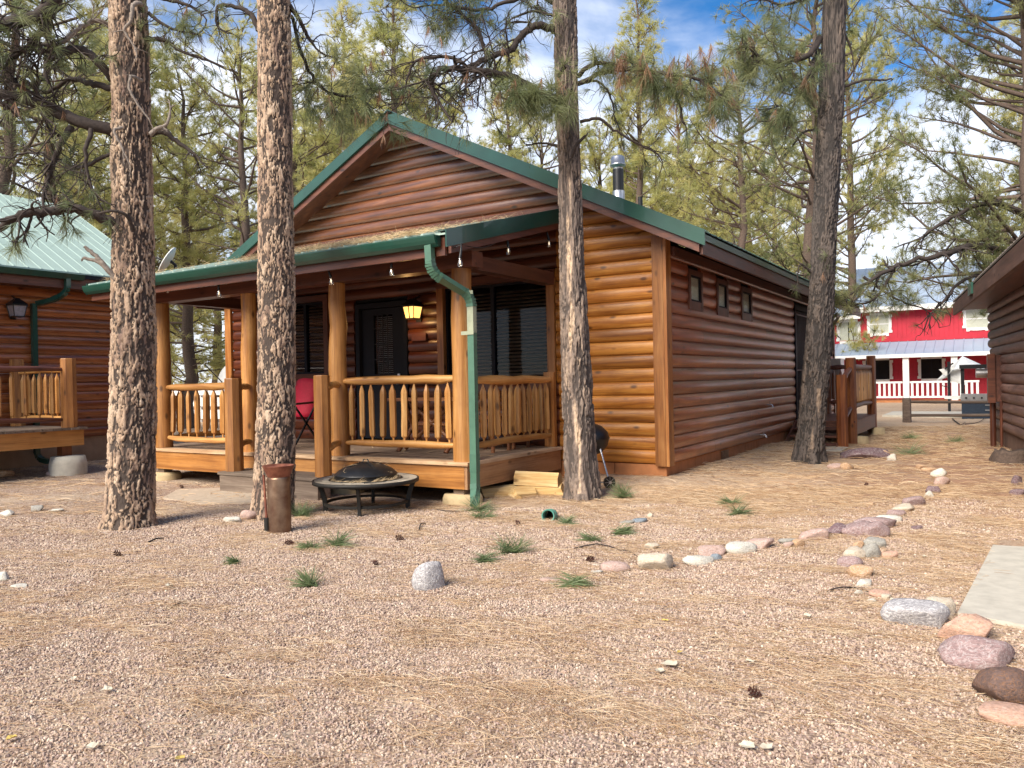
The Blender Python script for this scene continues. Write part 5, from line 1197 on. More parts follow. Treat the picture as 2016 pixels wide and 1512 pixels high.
fg_tree('dark barked pine in front of the side stairs', [(0, 1622, 1666), (200, 1612, 1660), (400, 1602, 1650), (600, 1592, 1640), (700, 1584, 1635), (800, 1575, 1628), (860, 1569, 1622), (900, 1562, 1620)], 12.3, 'bark_dark', 19, [
    dict(p=[(1614, 75, 0), (1595, 105, -.2), (1550, 120, -.3), (1505, 122, -.4), (1480, 95, -.5)], r=(7, 2.5), n=18, l=.42, t=.6, d=2, c=-.3, tl=.25, cnt=40),
    dict(p=[(1612, 100, 0), (1590, 150, -.3), (1570, 190, -.3), (1550, 230, -.3)], r=(5, 2), n=12, l=.42, t=.6, d=2, c=-.6, tl=.25, cnt=40),
    dict(p=[(1625, -20, 0), (1590, -10, -.2), (1550, 10, -.3), (1510, 0, -.3)], r=(5, 2), n=14, l=.45, t=.8, d=1, c=-.3, tl=.25, cnt=36),
    dict(p=[(1660, 172, 0), (1700, 158, 0), (1735, 158, 0), (1755, 155, 0)], r=(3, 1.5), n=1, l=.15, t=0, d=0),
    dict(p=[(1660, 60, 0), (1675, 95, 0), (1680, 130, 0)], r=(2.5, 1.2), n=3, l=.2, t=0, d=0),
    dict(p=[(1610, 255, 0), (1580, 262, 0), (1555, 295, 0)], r=(3, 1.2), n=4, l=.3, t=.1),
    dict(p=[(1640, 500, -.25), (1630, 510, -.35), (1625, 530, -.35)], r=(1.5, 1), n=4, l=.10, t=.9, d=0, tl=.18, cnt=26),
    dict(p=[(1600, 540, 0), (1575, 520, -.1), (1570, 560, -.1)], r=(2.5, 1), n=4, l=.2, t=.2, d=1)], 'bark_dk', cells=(.05, .2), depth=.024, flare=.30, scar=(.25, .22, .35, 1.3))

# ================================================================== BACKGROUND PINES
def make_variant(seed, Ht, base, wid, nbr, twn, tufts, shape, mat, trunk_r=.2, w=.0145, tl=.26, cnt=22, lean=0, bark='bark_br'):
    """returns (trunk mesh, branches mesh, crown mesh); base = bare trunk fraction"""
    R = np.random.default_rng(seed); tm = MB(); bm = MB(); nd_ = Needles()
    n = 14; pts = [np.array([lean*(i/n)**1.5+R.normal()*.05*(i > 0), R.normal()*.05*(i > 0), Ht*i/n-(.4 if i == 0 else 0)]) for i in range(n+1)]
    tm.tube(pts, [trunk_r*(1-.93*(i/n))**.9+.01 for i in range(n+1)], 9)
    T = np.array(pts)
    for k in range(nbr):
        f = base+(1-base)*((k+R.random())/nbr); z = Ht*f; i = min(int(f*n), n-1); c = T[i]+(T[i+1]-T[i])*(f*n-i)
        g_ = (f-base)/(1-base)
        if shape == 'round': L_ = wid*(math.sin(PI*min(1, .12+.88*g_))**.6)*R.uniform(.6, 1.1)
        elif shape == 'cone': L_ = wid*(1-g_)**.75*R.uniform(.65, 1.1)+.15
        else: L_ = wid*(.45+.55*math.sin(PI*(.15+.8*g_)))*R.uniform(.5, 1.15)*(1 if g_ < .85 else .6)
        th = R.random()*2*PI; up = R.uniform(-.15, .25)+.55*g_; d = np.array([math.cos(th), math.sin(th), up]); d /= np.linalg.norm(d)
        P = [c]; q = c.copy(); dd = d.copy()
        for s_ in range(5):
            dd = dd+R.normal(size=3)*.13+np.array([0, 0, .09]); dd /= np.linalg.norm(dd); q = q+dd*L_/5; P.append(q.copy())
        bm.tube(P, list(np.linspace(.013+.012*L_, .008, 6)), 4, False)
        nt_ = max(3, int(twn*L_/wid+1))
        for j in range(nt_):
            ff = R.uniform(.30, 1.0)**.8; ii = min(int(ff*5), 4); s0 = P[ii]+(P[ii+1]-P[ii])*(ff*5-ii)
            td = (P[ii+1]-P[ii]); td /= np.linalg.norm(td); td = td*.7+R.normal(size=3)*.55+np.array([0, 0, .15]); td /= np.linalg.norm(td)
            tl_ = R.uniform(.25, .75)*(.5+.12*L_); e = s0+td*tl_; bm.tube([s0, (s0+e)/2+R.normal(size=3)*.03, e], [.012, .009, .006], 3, False)
            for q_ in range(tufts):
                o = e+R.normal(size=3)*.13*(q_ > 0) if q_ else e
                nd_.tuft(o, td+R.normal(size=3)*.3+np.array([0, 0, .25]), tl, cnt, w, .85, .1, R)
    nd_.tuft(T[-1], (0, 0, 1), tl, 30, w, .6, .1, R)
    v = np.concatenate(nd_.v); k = np.arange(nd_.n)*5; f = np.concatenate([np.stack([k, k+1, k+2], 1), np.stack([k+3, k+2, k+4], 1)]) if False else np.stack([k, k+1, k+4], 1)
    vv = v.reshape(-1, 5, 3)[:, [0, 1, 4]].reshape(-1, 3); f = np.arange(len(vv)).reshape(-1, 3)
    return tm.data('trunk', M[bark]), bm.data('branches', M[bark]), mesh_np('crown', vv, f, M[mat])
VAR = {
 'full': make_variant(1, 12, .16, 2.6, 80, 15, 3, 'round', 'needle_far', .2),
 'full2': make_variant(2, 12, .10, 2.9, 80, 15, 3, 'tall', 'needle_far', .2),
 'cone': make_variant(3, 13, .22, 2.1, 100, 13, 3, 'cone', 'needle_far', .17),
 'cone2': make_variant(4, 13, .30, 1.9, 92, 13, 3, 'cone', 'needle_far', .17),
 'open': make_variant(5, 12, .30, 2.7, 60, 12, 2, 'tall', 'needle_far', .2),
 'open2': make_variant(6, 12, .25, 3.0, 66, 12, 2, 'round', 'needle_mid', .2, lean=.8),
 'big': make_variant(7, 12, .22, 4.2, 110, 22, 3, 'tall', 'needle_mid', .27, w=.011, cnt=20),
}
BT = []
def bgtree(u, D, vtop, var, label, rz=0, hw=None, gr='pines standing behind the cabins', lean=0):
    p = at(u, 760, D=D); x, y = p[0], p[1]; g = .1; ztop = at(u, vtop, D=D)[2]
    tm, bm, cm = VAR[var]; Ht = {'cone': 13, 'cone2': 13}.get(var, 12.)
    s = (ztop-g)/Ht
    root = thing('pine_tree', label, 'tree', (x, y, g), gr); root.scale = (s*(hw or 1), s*(hw or 1), s); root.rotation_euler[2] = rz
    for nme, me in (('trunk', tm), ('branches', bm), ('crown', cm)):
        o = bpy.data.objects.new(nme, me); COL.objects.link(o); o.parent = root
        if nme != 'trunk': o['kind'] = 'stuff'
    return root
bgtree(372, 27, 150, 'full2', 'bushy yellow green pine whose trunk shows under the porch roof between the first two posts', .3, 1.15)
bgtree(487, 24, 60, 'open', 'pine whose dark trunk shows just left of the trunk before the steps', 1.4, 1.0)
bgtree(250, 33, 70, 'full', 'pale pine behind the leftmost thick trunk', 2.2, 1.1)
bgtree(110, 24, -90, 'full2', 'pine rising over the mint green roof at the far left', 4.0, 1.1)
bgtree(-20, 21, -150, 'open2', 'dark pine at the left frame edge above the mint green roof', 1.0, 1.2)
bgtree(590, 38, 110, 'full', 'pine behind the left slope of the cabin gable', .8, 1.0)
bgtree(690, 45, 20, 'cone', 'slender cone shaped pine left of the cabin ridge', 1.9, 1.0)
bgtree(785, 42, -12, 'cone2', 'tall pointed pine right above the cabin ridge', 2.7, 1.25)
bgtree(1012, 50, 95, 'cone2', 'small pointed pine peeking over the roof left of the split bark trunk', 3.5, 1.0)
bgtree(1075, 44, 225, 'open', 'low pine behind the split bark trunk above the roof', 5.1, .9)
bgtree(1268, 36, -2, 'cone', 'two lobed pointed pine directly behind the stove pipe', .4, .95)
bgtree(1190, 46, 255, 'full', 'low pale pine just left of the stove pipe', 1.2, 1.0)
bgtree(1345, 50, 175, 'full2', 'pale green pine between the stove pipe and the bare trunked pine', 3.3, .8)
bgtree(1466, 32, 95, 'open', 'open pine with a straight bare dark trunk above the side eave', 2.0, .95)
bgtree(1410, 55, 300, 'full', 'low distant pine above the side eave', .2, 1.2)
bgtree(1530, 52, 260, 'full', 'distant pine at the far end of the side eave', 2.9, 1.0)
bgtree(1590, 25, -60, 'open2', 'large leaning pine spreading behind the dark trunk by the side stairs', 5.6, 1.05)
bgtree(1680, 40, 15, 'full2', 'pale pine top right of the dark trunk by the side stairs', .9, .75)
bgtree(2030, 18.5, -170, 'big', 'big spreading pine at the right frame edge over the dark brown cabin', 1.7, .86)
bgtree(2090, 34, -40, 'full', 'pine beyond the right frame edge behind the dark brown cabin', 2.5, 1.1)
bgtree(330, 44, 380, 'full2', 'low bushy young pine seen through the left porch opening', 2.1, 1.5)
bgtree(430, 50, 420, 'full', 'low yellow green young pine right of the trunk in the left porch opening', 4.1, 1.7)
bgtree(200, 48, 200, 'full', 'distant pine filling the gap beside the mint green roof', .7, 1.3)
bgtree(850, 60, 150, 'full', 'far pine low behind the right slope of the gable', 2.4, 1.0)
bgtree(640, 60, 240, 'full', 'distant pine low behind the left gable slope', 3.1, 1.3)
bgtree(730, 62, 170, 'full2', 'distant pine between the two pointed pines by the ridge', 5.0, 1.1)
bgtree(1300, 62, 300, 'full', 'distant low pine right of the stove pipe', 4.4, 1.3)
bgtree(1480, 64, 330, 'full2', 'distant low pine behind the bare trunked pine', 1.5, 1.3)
for k, (bx, by, v_, s_) in enumerate(((6, -16, 'full2', 1.2), (14, -9, 'full', 1.1), (-4, -24, 'full', 1.3), (-14, -26, 'full2', 1.25), (20, -2, 'full2', 1.2), (2, -30, 'full2', 1.4), (12, -20, 'full', 1.2), (26, 8, 'full', 1.3))):
    tm, bm, cm = VAR[v_]; root = thing('pine_tree', 'pine behind the viewer that shows only as a reflection in the window panes', 'tree', (bx, by, .1), 'pines behind the viewer'); root.scale = (s_*1.3, s_*1.3, s_*.85); root.rotation_euler[2] = k
    for nme, me in (('trunk', tm), ('branches', bm), ('crown', cm)):
        o = bpy.data.objects.new(nme, me); COL.objects.link(o); o.parent = root
        if nme != 'trunk': o['kind'] = 'stuff'
# low arching limbs of the big right pine that cross in front of the red house
tr = [o for o in bpy.data.objects if o.get('label', '').startswith('big spreading pine')][0]
mb = MB(); A_ = Needles(); B_ = Needles(); R = np.random.default_rng(99)
for pth, r, n_, t_ in (([(2030, 540, 18.5), (1990, 500, 18), (1930, 485, 17.5), (1860, 500, 17), (1780, 520, 17), (1700, 560, 16.8)], (9, 3), 20, .42),
                    ([(2030, 560, 18.4), (1970, 545, 18), (1900, 550, 17.5), (1860, 590, 17.3), (1830, 620, 17.2)], (5, 1.5), 22, .08),
                    ([(2030, 430, 18.5), (1960, 400, 18), (1890, 420, 17.5), (1810, 470, 17.3)], (7, 2.5), 16, .5),
                    ([(1760, 530, 17), (1720, 590, 16.9), (1660, 600, 16.8)], (3, 1.5), 22, .9), ([(1700, 545, 17), (1750, 580, 16.9), (1790, 600, 16.8)], (3, 1.5), 8, .8)):
    branch(mb, A_, B_, [px(u, v, D) for u, v, D in pth], r[0]*17.5/FPX, r[1]*17.5/FPX, n_, .55, t_, R, -.1 if t_ > .5 else -.7, 1, .2, .24, 40, .03, .0045)
inv = lambda P: P
def attach(o): # keep world placement under the scaled, turned root
    bpy.context.view_layer.update(); o.parent = tr; o.matrix_parent_inverse = tr.matrix_world.inverted()
o_ = mb.build('low_limbs', M['bark_dk']); attach(o_)
o_ = A_.build('limb_needles', M['needle_mid'], None, tuple(px(1850, 500, 17.5))); attach(o_)
if B_.n: o_ = B_.build('limb_dead_needles', M['needle_dead'], None, tuple(px(1850, 500, 17.5))); attach(o_)
# ================================================================== THINGS IN THE YARD
def G(u, v):
    """ground point under a pixel (iterates on the terrain height)"""
    z = .1
    for _ in range(6): p = at(u, v, z=z); z = gz1(p[0], p[1])
    return np.array([p[0], p[1], z])
Rt = np.array([CR[0], CR[1], 0]); Rt /= np.linalg.norm(Rt); Fd = np.array([-Rt[1], Rt[0], 0])
# ---- fire pit
c = G(722, 1003); s_ = .5*207*float((c-CP)@CF)/FPX; fx, fy, f0 = c
fp = thing('fire_pit', 'round black metal fire pit with stone tile rim and domed mesh lid', 'fire pit', tuple(c))
zr_ = f0+.345
tl_ = obj('tabletop', None, fp, (fx, fy, zr_)); nt_ = 22
def ringseg(mb, r0, r1, a0, a1, z0, z1, cx, cy, k=3):
    vs = []
    for i in range(k+1):
        a = a0+(a1-a0)*i/k
        for r in (r0, r1):
            for z in (z0, z1): vs.append((cx+r*math.cos(a), cy+r*math.sin(a), z))
    fs = []
    for i in range(k):
        b0 = 4*i; b1 = 4*(i+1); fs += [(b0+1, b0+3, b1+3, b1+1), (b0, b1, b1+2, b0+2), (b0+2, b1+2, b1+3, b0+3), (b0, b0+1, b1+1, b1)]
    fs += [(0, 2, 3, 1), (4*k, 4*k+1, 4*k+3, 4*k+2)]; mb.add(vs, fs)
for ring, (ra, rb) in enumerate(((s_*.70, s_*.82), (s_*.825, s_*.965))):
    for i in range(nt_):
        a0 = 2*PI*(i+.5*ring)/nt_; a1 = a0+2*PI/nt_-.02; mb = MB(); ringseg(mb, ra, rb, a0, a1, zr_-.012, zr_+random.uniform(0, .003), fx, fy, 2); mb.build('slate_tile', M['slate'], tl_)
mb = MB(); mb.lathe([(s_*.66, -.03), (s_*1.0, -.035), (s_*1.0, .0), (s_*.972, .004), (s_*.97, -.010), (s_*.695, -.010), (s_*.69, .006), (s_*.665, .006), (s_*.66, -.03)], 56, (fx, fy, zr_), caps=False); mb.build('metal_rim', M['blackdull'], tl_)
MB().lathe([(.02, -.12), (s_*.35, -.10), (s_*.58, -.03), (s_*.67, .0)], 40, (fx, fy, zr_), caps=True).build('fire_bowl', M['blackdull'], fp)
lid = obj('domed_lid', None, fp, (fx, fy, zr_))
MB().lathe([(s_*.60, .00), (s_*.585, .045), (s_*.60, .052), (s_*.585, .062), (s_*.50, .105), (s_*.36, .145), (s_*.33, .148), (s_*.20, .168), (.01, .178)], 48, (fx, fy, zr_), caps=False).build('mesh_dome', M['black'], lid)
for a in (.6, .6+PI/2):
    ca, sa = math.cos(a+YAW), math.sin(a+YAW); pts = []
    for t_ in np.linspace(-1, 1, 17): r = s_*.60*t_; pts.append((fx+ca*r, fy+sa*r, zr_+.052+.135*(1-abs(t_)**2.2)))
    mb = MB()
    for p0, p1 in zip(pts[:-1], pts[1:]): mb.bar(p0, p1, .022, .006)
    mb.build('lid_strap', M['blackdull'], lid)
MB().tube([(fx-.05, fy, zr_+.17), (fx-.03, fy, zr_+.215), (fx+.03, fy, zr_+.215), (fx+.05, fy, zr_+.17)], .007, 6).build('lid_handle', M['black'], lid)
for a in (-90, 0, 90, 180):
    a = rad(a)+YAW+.02; ca, sa = math.cos(a), math.sin(a); mb = MB(); pts = []
    for t_ in np.linspace(0, 1, 7): r = s_*(.90-.14*math.sin(t_*PI*.55)+.02*t_); pts.append((fx+ca*r, fy+sa*r, zr_-.035-(zr_-.035-f0+.01)*t_))
    for p0, p1 in zip(pts[:-1], pts[1:]): mb.bar(p0, p1, .05, .035, up=(0, 0, 1) if False else (sa, -ca, 0))
    mb.build('leg', M['blackdull'], fp)
mb = MB(); k = 48; rr_ = s_*.77
for i in range(k):
    a0, a1 = 2*PI*i/k, 2*PI*(i+1)/k; mb.bar((fx+rr_*math.cos(a0), fy+rr_*math.sin(a0), f0+.09), (fx+rr_*math.cos(a1), fy+rr_*math.sin(a1), f0+.09), .03, .028)
mb.build('base_ring', M['blackdull'], fp)
# ---- rusty steel can with funnel top and leaning poker
c = G(551, 1046); D_ = float((c-CP)@CF); r_ = 26*D_/FPX*.5*1.9*.5*1.06; px_, py_, pz_ = c; hgt = (1046-938)*D_/FPX
rc_ = thing('ash_can', 'upright rusty steel pipe with a flared funnel top before the middle trunk', 'ash can', tuple(c))
r_ = 23*D_/FPX*.97
MB().lathe([(r_, -.03), (r_, hgt-.02), (r_*.97, hgt), (r_*.9, hgt)], 28, (px_, py_, pz_)).build('pipe', M['rust'], rc_)
MB().lathe([(r_*.92, hgt-.01), (r_*.98, hgt+.005), (r_*1.38, hgt+.105), (r_*1.40, hgt+.11), (r_*1.28, hgt+.10), (r_*.5, hgt+.03), (.01, hgt+.02)], 28, (px_, py_, pz_), caps=False).build('funnel', M['rust_red'], rc_)
a = px(526, 1040, D_-.05); b_ = px(519, 935, D_+.03); pk = thing('fire_poker', 'thin rusty fire poker leaning between the funnel topped pipe and the trunk', 'poker', tuple(a))
MB().tube([a, b_], .012, 7).build('rod', M['rust_red'], pk); MB().tube([a-np.array([0, 0, .02]), a+np.array([0, 0, .10])], .028, 8).build('foot', M['blackdull'], pk)
# ---- kettle grill behind the split bark trunk
c = G(1168, 950); D_ = 9.95; kc = px(1163, 864, D_); wz = G(1200, 955)
kg = thing('kettle_grill', 'black kettle charcoal grill standing half hidden behind the split bark trunk', 'grill', (kc[0], kc[1], gz1(kc[0], kc[1])))
R_ = .235
MB().lathe([(.02, -.22), (R_*.6, -.17), (R_*.9, -.09), (R_, 0)], 28, tuple(kc)).build('bowl', M['black'], kg)
MB().lathe([(R_*1.02, -.005), (R_*1.03, .012), (R_*.92, .09), (R_*.6, .165), (R_*.2, .20), (.01, .205)], 28, tuple(kc)).build('lid', M['black'], kg)
wp = G(1200, 957)+np.array([0, 0, .072]); a1 = px(1182, 884, float((wp-CP)@CF)+.15); g_ = gz1(kc[0], kc[1])
MB().tube([a1, wp], .012, 8).build('leg', M['steel'], kg); MB().tube([kc+np.array([0, 0, -.15]), (kc[0]-.25*Rt[0], kc[1]-.25*Rt[1], g_)], .012, 8).build('leg', M['steel'], kg)
wh = obj('wheel', None, kg, tuple(wp)); q = Rt*.30-Fd; q /= np.linalg.norm(q); wc = wp+np.array([0, 0, 0])
def disc(mb, c_, ax, r, th, n=22):
    ax = Vector(ax).normalized(); u_ = ax.cross(Vector((0, 0, 1))).normalized(); w_ = ax.cross(u_)
    mb.tube([Vector(c_)-ax*th/2, Vector(c_)+ax*th/2], r, n)
mb = MB(); disc(mb, wc, q, .075, .035); mb.build('tyre', M['black'], wh); mb = MB(); disc(mb, wc, q, .018, .06)
for k in range(8):
    a = 2*PI*k/8; u_ = Vector(q).cross(Vector((0, 0, 1))).normalized(); w_ = Vector(q).cross(u_); mb.bar(Vector(wc)+Vector(q)*.02, Vector(wc)+Vector(q)*.02+(u_*math.cos(a)+w_*math.sin(a))*.068, .005, .004)
mb.build('hub', M['steel'], wh); MB().tube([wp, wp-Rt*.45+Fd*.1], .008, 6).build('axle', M['steel'], kg)
# ---- green corrugated drain pipe end
c = G(1079, 1026); ax = np.array([.28, -.90, .12]); ax /= np.linalg.norm(ax); c = c+np.array([0, 0, .052])
def ringtube(mb, c_, ax_, prof, n=24):
    ax_ = Vector(ax_).normalized(); u_ = ax_.cross(Vector((0, 0, 1))).normalized(); w_ = ax_.cross(u_); c_ = Vector(c_)
    vs = [c_+ax_*d+(u_*math.cos(2*PI*k/n)+w_*math.sin(2*PI*k/n))*r for d, r in prof for k in range(n)]
    mb.add(vs, [(i*n+k, i*n+(k+1) % n, (i+1)*n+(k+1) % n, (i+1)*n+k) for i in range(len(prof)-1) for k in range(n)], 0, False); return mb
dp = thing('drain_pipe', 'open end of a green corrugated drain pipe lying in the needles', 'pipe', tuple(c))
ringtube(MB(), c, ax, [(-.20, .060), (-.15, .060), (-.145, .066), (-.11, .066), (-.105, .060), (-.07, .060), (-.065, .066), (-.03, .066), (-.025, .062), (0, .068), (.006, .066), (.004, .055), (-.02, .055), (-.023, .050), (-.045, .050), (-.048, .055), (-.07, .055), (-.073, .050), (-.095, .050), (-.098, .055), (-.2, .055)]).build('corrugated_pipe', M['plastic_g'], dp)
ringtube(MB(), c, ax, [(-.19, .054), (-.19, .001)]).build('pipe_shade_disc', M['room'], dp)  # near-black disc stands for the shade deep in the pipe
# ---- firewood
def split_log(u, v, ln, w, h, rz, rx, label, zoff=0, seed=0, mat='fire_wood'):
    R = random.Random(seed); p = G(u, v); mb = MB(); poly = [(-.5*w, -.42*h), (.5*w, -.45*h), (.46*w, .1*h), (.22*w, .46*h), (-.12*w, .55*h), (-.44*w, .2*h)]
    poly = [(a*R.uniform(.85, 1.12), b2*R.uniform(.85, 1.12)) for a, b2 in poly]; e0, e1 = R.uniform(-.02, .02), R.uniform(-.02, .02)
    mb.extrude(poly, 'x', -ln/2, ln/2); mb.v = [(x+(e0 if x < 0 else e1)*(1 if z > 0 else -1), y, z) for x, y, z in mb.v]; o = obj('split_log', mb.data('split_log', M[mat]), None, (p[0], p[1], p[2]+h*.42+zoff)); o.rotation_euler = (rx, R.uniform(-.06, .06), rz); tag(o, label, 'firewood', 'split firewood by the porch corner'); return o
split_log(1066, 972, .56, .22, .14, .30, .0, 'pale split log lying at the bottom right of the firewood heap', 0, 1)
split_log(1060, 971, .56, .22, .15, .22, .12, 'pale split log resting on top of the firewood heap', .125, 2)
split_log(1030, 978, .28, .18, .12, 1.0, .3, 'short yellow block leaning in the middle of the firewood heap', .0, 3)
split_log(988, 977, .50, .20, .11, .85, .2, 'long rough splinter edged log at the left of the firewood heap', .02, 4)
split_log(1000, 978, .34, .13, .09, .6, .1, 'thin split log lying below the rough one at the left of the heap', 0, 5)
split_log(1090, 966, .3, .12, .12, 1.9, .3, 'short firewood block at the right edge of the heap nearest the trunk', .0, 6)
split_log(1015, 980, .28, .12, .05, 2.4, .4, 'flat dark faced firewood slab in front of the heap', .0, 7)
# ---- string lights
sb = [(327, 560, 6.75), (430, 566, 6.75), (646, 540, 6.75), (771, 520, 6.75), (908, 500, 6.75)]
pts = [(-11.5, 6.72, 2.9)]; hang = []
for u, v, y in sb: p = at(u, v-10, y=y); hang.append(p)
for u, v in ((998, 470), (1077, 458), (1153, 408)): hang.append(at(u, v, x=-4.99))
sl_ = thing('string_lights', 'black cord of clear hanging bulbs strung under the porch eave', 'string lights', (-8, 6.75, 2.9))
cord = []
for a, c in zip(hang[:-1], hang[1:]):
    for t_ in np.linspace(0, 1, 8)[:-1]: p = a+(c-a)*t_; p = p+np.array([0, 0, .05-.09*math.sin(PI*t_)]); cord.append(p)
cord.append(hang[-1]+np.array([0, 0, .05])); mb = MB(); mb.tube(cord, .006, 5, False); mb.build('cord', M['black'], sl_)
for i, p in enumerate(hang):
    b0 = obj('bulb', None, sl_, tuple(p)); R = random.Random(i); dx, dy = R.uniform(-.02, .03), R.uniform(-.02, .02); q = Vector(p)+Vector((dx, dy, -.10))
    mb = MB(); mb.tube([Vector(p)+Vector((0, 0, .05)), Vector(p)+Vector((0, 0, -.01)), q], [.006, .014, .017], 8); mb.build('socket', M['black'], b0)
    MB().lathe([(.012, 0), (.017, -.015), (.030, -.055), (.026, -.085), (.012, -.098), (.002, -.1)], 12, tuple(q)).build('glass_bulb', M['bulbglass'], b0)
    MB().lathe([(.004, -.02), (.007, -.04), (.004, -.065)], 6, tuple(q)).build('filament', M['bulbglow'], b0)
# ---- porch furniture
c = at(600, 805, y=8.75)
chd = thing('camp_chair', 'crimson canvas folding chair on the porch behind the steps', 'chair', (c[0]-.1, 8.9, ZD))
x0, x1, yb = c[0]-.45, c[0]+.12, 9.0
mb = MB(); n = 8; vs = []
for i in range(n+1):
    t_ = i/n
    for j in range(5): s2 = j/4; vs.append((x0+(x1-x0)*s2+0*t_, yb-.10*math.sin(PI*s2)-.18*(1-t_), ZD+.42+(.62)*t_-.05*(2*s2-1)**2*(t_ > .8)))
fs = [(i*5+j, i*5+j+1, (i+1)*5+j+1, (i+1)*5+j) for i in range(n) for j in range(4)]; mb.add(vs, fs, 0, True); o = mb.build('back', M['crimson'], chd); o.modifiers.new('thick', 'SOLIDIFY').thickness = .02
mb = MB(); mb.hexa([(x0, 8.35, ZD+.40), (x1, 8.35, ZD+.40), (x1, 8.85, ZD+.37), (x0, 8.85, ZD+.37), (x0, 8.35, ZD+.43), (x1, 8.35, ZD+.43), (x1, 8.85, ZD+.40), (x0, 8.85, ZD+.40)]); mb.build('seat', M['crimson'], chd)
for xx in (x0-.03, x1+.03):
    MB().bar((xx, 8.33, ZD+.63), (xx, 8.85, ZD+.65), .06, .03).build('armrest', M['dark_y'], chd)
    mb = MB(); mb.bar((xx, 8.4, ZD), (xx, 8.85, ZD+.62), .025, .025); mb.bar((xx, 8.9, ZD), (xx, 8.4, ZD+.61), .025, .025); mb.build('leg_frame', M['black'], chd)
# rustic table
tb = thing('rustic_table', 'rustic log table with crossed legs on the porch behind the front railing', 'table', (-6.5, 8.35, ZD))
TM = wood('table_wood', (.10, .03, .012), (.22, .08, .03), (.34, .15, .06), 'x', .45, .2)
for i in range(5): MB().box(-7.05, -5.85, 8.05+i*.13, 8.17+i*.13, ZD+.68, ZD+.72).build('table_plank', TM, tb)
for xx in (-6.85, -6.05):
    for s in (1, -1): MB().tube([(xx-.05, 8.36-.28*s, ZD), (xx+.05, 8.36+.28*s, ZD+.67)], .032, 8).build('leg', TM, tb)
for s in (1, -1): MB().tube([(-6.95+(.0 if s > 0 else .95), 8.30, ZD+.02), (-6.1-(.0 if s > 0 else .75), 8.30, ZD+.66)], .028, 8).build('brace', TM, tb)
MB().tube([(-6.9, 8.36, ZD+.35), (-6.0, 8.36, ZD+.35)], .026, 8).build('stretcher', TM, tb)
for k, (cx_, cy_, lab) in enumerate(((-5.72, 8.55, 'slat backed wooden chair between the rustic table and the window'), (-5.75, 9.1, 'second wooden chair behind the right porch railing near the wall'))):
    chr_ = thing('wooden_chair', lab, 'chair', (cx_, cy_, ZD), 'wooden chairs at the rustic table')
    MB().box(cx_-.22, cx_+.2, cy_-.22, cy_+.2, ZD+.43, ZD+.47).build('seat', TM, chr_)
    for a in (-.2, .18):
        for b2 in (-.2, .18): MB().tube([(cx_+a, cy_+b2, ZD), (cx_+a, cy_+b2, ZD+(.95 if a > 0 else .43))], .026, 7).build('leg', TM, chr_)
    for i in range(4): MB().box(cx_+.17, cx_+.2, cy_-.2, cy_+.18, ZD+.55+i*.1, ZD+.60+i*.1).build('back_slat', TM, chr_)
# ---- satellite dishes
def dish(name, label, c_, n_, r, arm, mount, parent_mat='white'):
    t_ = thing(name, label, 'satellite dish', tuple(mount[-1])); n_ = Vector(n_).normalized(); u_ = n_.cross(Vector((0, 0, 1))).normalized(); w_ = n_.cross(u_); vs = [Vector(c_)-n_*r*.22]; N_ = 24; c_ = Vector(c_)
    for k in (1, 2, 3):
        for i in range(N_): a = 2*PI*i/N_; vs.append(c_-n_*r*.22*(1-(k/3)**2)+(u_*math.cos(a)+w_*math.sin(a))*r*k/3)
    fs = [(0, 1+i, 1+(i+1) % N_) for i in range(N_)]+[(1+(k-1)*N_+i, 1+k*N_+i, 1+k*N_+(i+1) % N_, 1+(k-1)*N_+(i+1) % N_) for k in (1, 2) for i in range(N_)]
    mb = MB(); mb.add(vs, fs, 0, True); o = mb.build('reflector', M['white'], t_); o.modifiers.new('thick', 'SOLIDIFY').thickness = .015
    MB().tube(arm, .014, 6).build('feed_arm', M['black'], t_); MB().tube(mount, .03, 8).build('mast', M['black'], t_); return t_
c = at(330, 512, D=14.2); dish('satellite_dish', 'small tilted white satellite dish above the left end of the porch roof', c, tuple(-Rt*.80+np.array([0, 0, .52])-Fd*.22), .27, [c-Rt*.02, c-Rt*.22+np.array([0, 0, .05])], [c+Rt*.03, at(345, 522, D=14.25), at(347, 560, D=14.3)])
c = at(462, 745, y=11.0); dish('satellite_dish', 'large white satellite dish half hidden behind the second porch post', c, (.25, -.9, .35), .42, [at(437, 752, y=10.7), at(402, 716, y=10.0)], [c, (c[0], c[1], .05)])
# white board fence seen between the left balusters
wf = thing('white_fence', 'low white board fence seen through the left porch railing', 'fence', (-19, 21, .1))
pa = at(345, 800, y=20); 
for zz_ in (.25, .75, 1.2): MB().box(pa[0]-6, pa[0]+7, 20, 20.04, zz_, zz_+.36).build('fence_board', M['white'], wf)
for k in range(6): MB().box(pa[0]-6+k*2.5, pa[0]-5.88+k*2.5, 20.05, 20.17, .05, 1.6).build('fence_post', M['white'], wf)
# ---- concrete slab at the right
tag(MB().extrude([(-.06, 7.22), (2.6, 7.6), (2.6, 4.30), (-.22, 5.10)], 'z', .0, .128).build('concrete_path', M['concrete']), 'pale concrete path slab beside the rock border at the right', 'path')
tag(MB().extrude([G(320, 983)[:2], G(400, 994)[:2], G(500, 992)[:2], G(505, 968)[:2], G(440, 962)[:2], G(350, 966)[:2]], 'z', .05, gz1(*G(420, 975)[:2])+.008).build('flagstone', plain('sandy_flagstone', (.50, .40, .30), .9, 0, 12, .12, .3)), 'flat sandy flagstone half buried before the porch steps', 'flagstone')
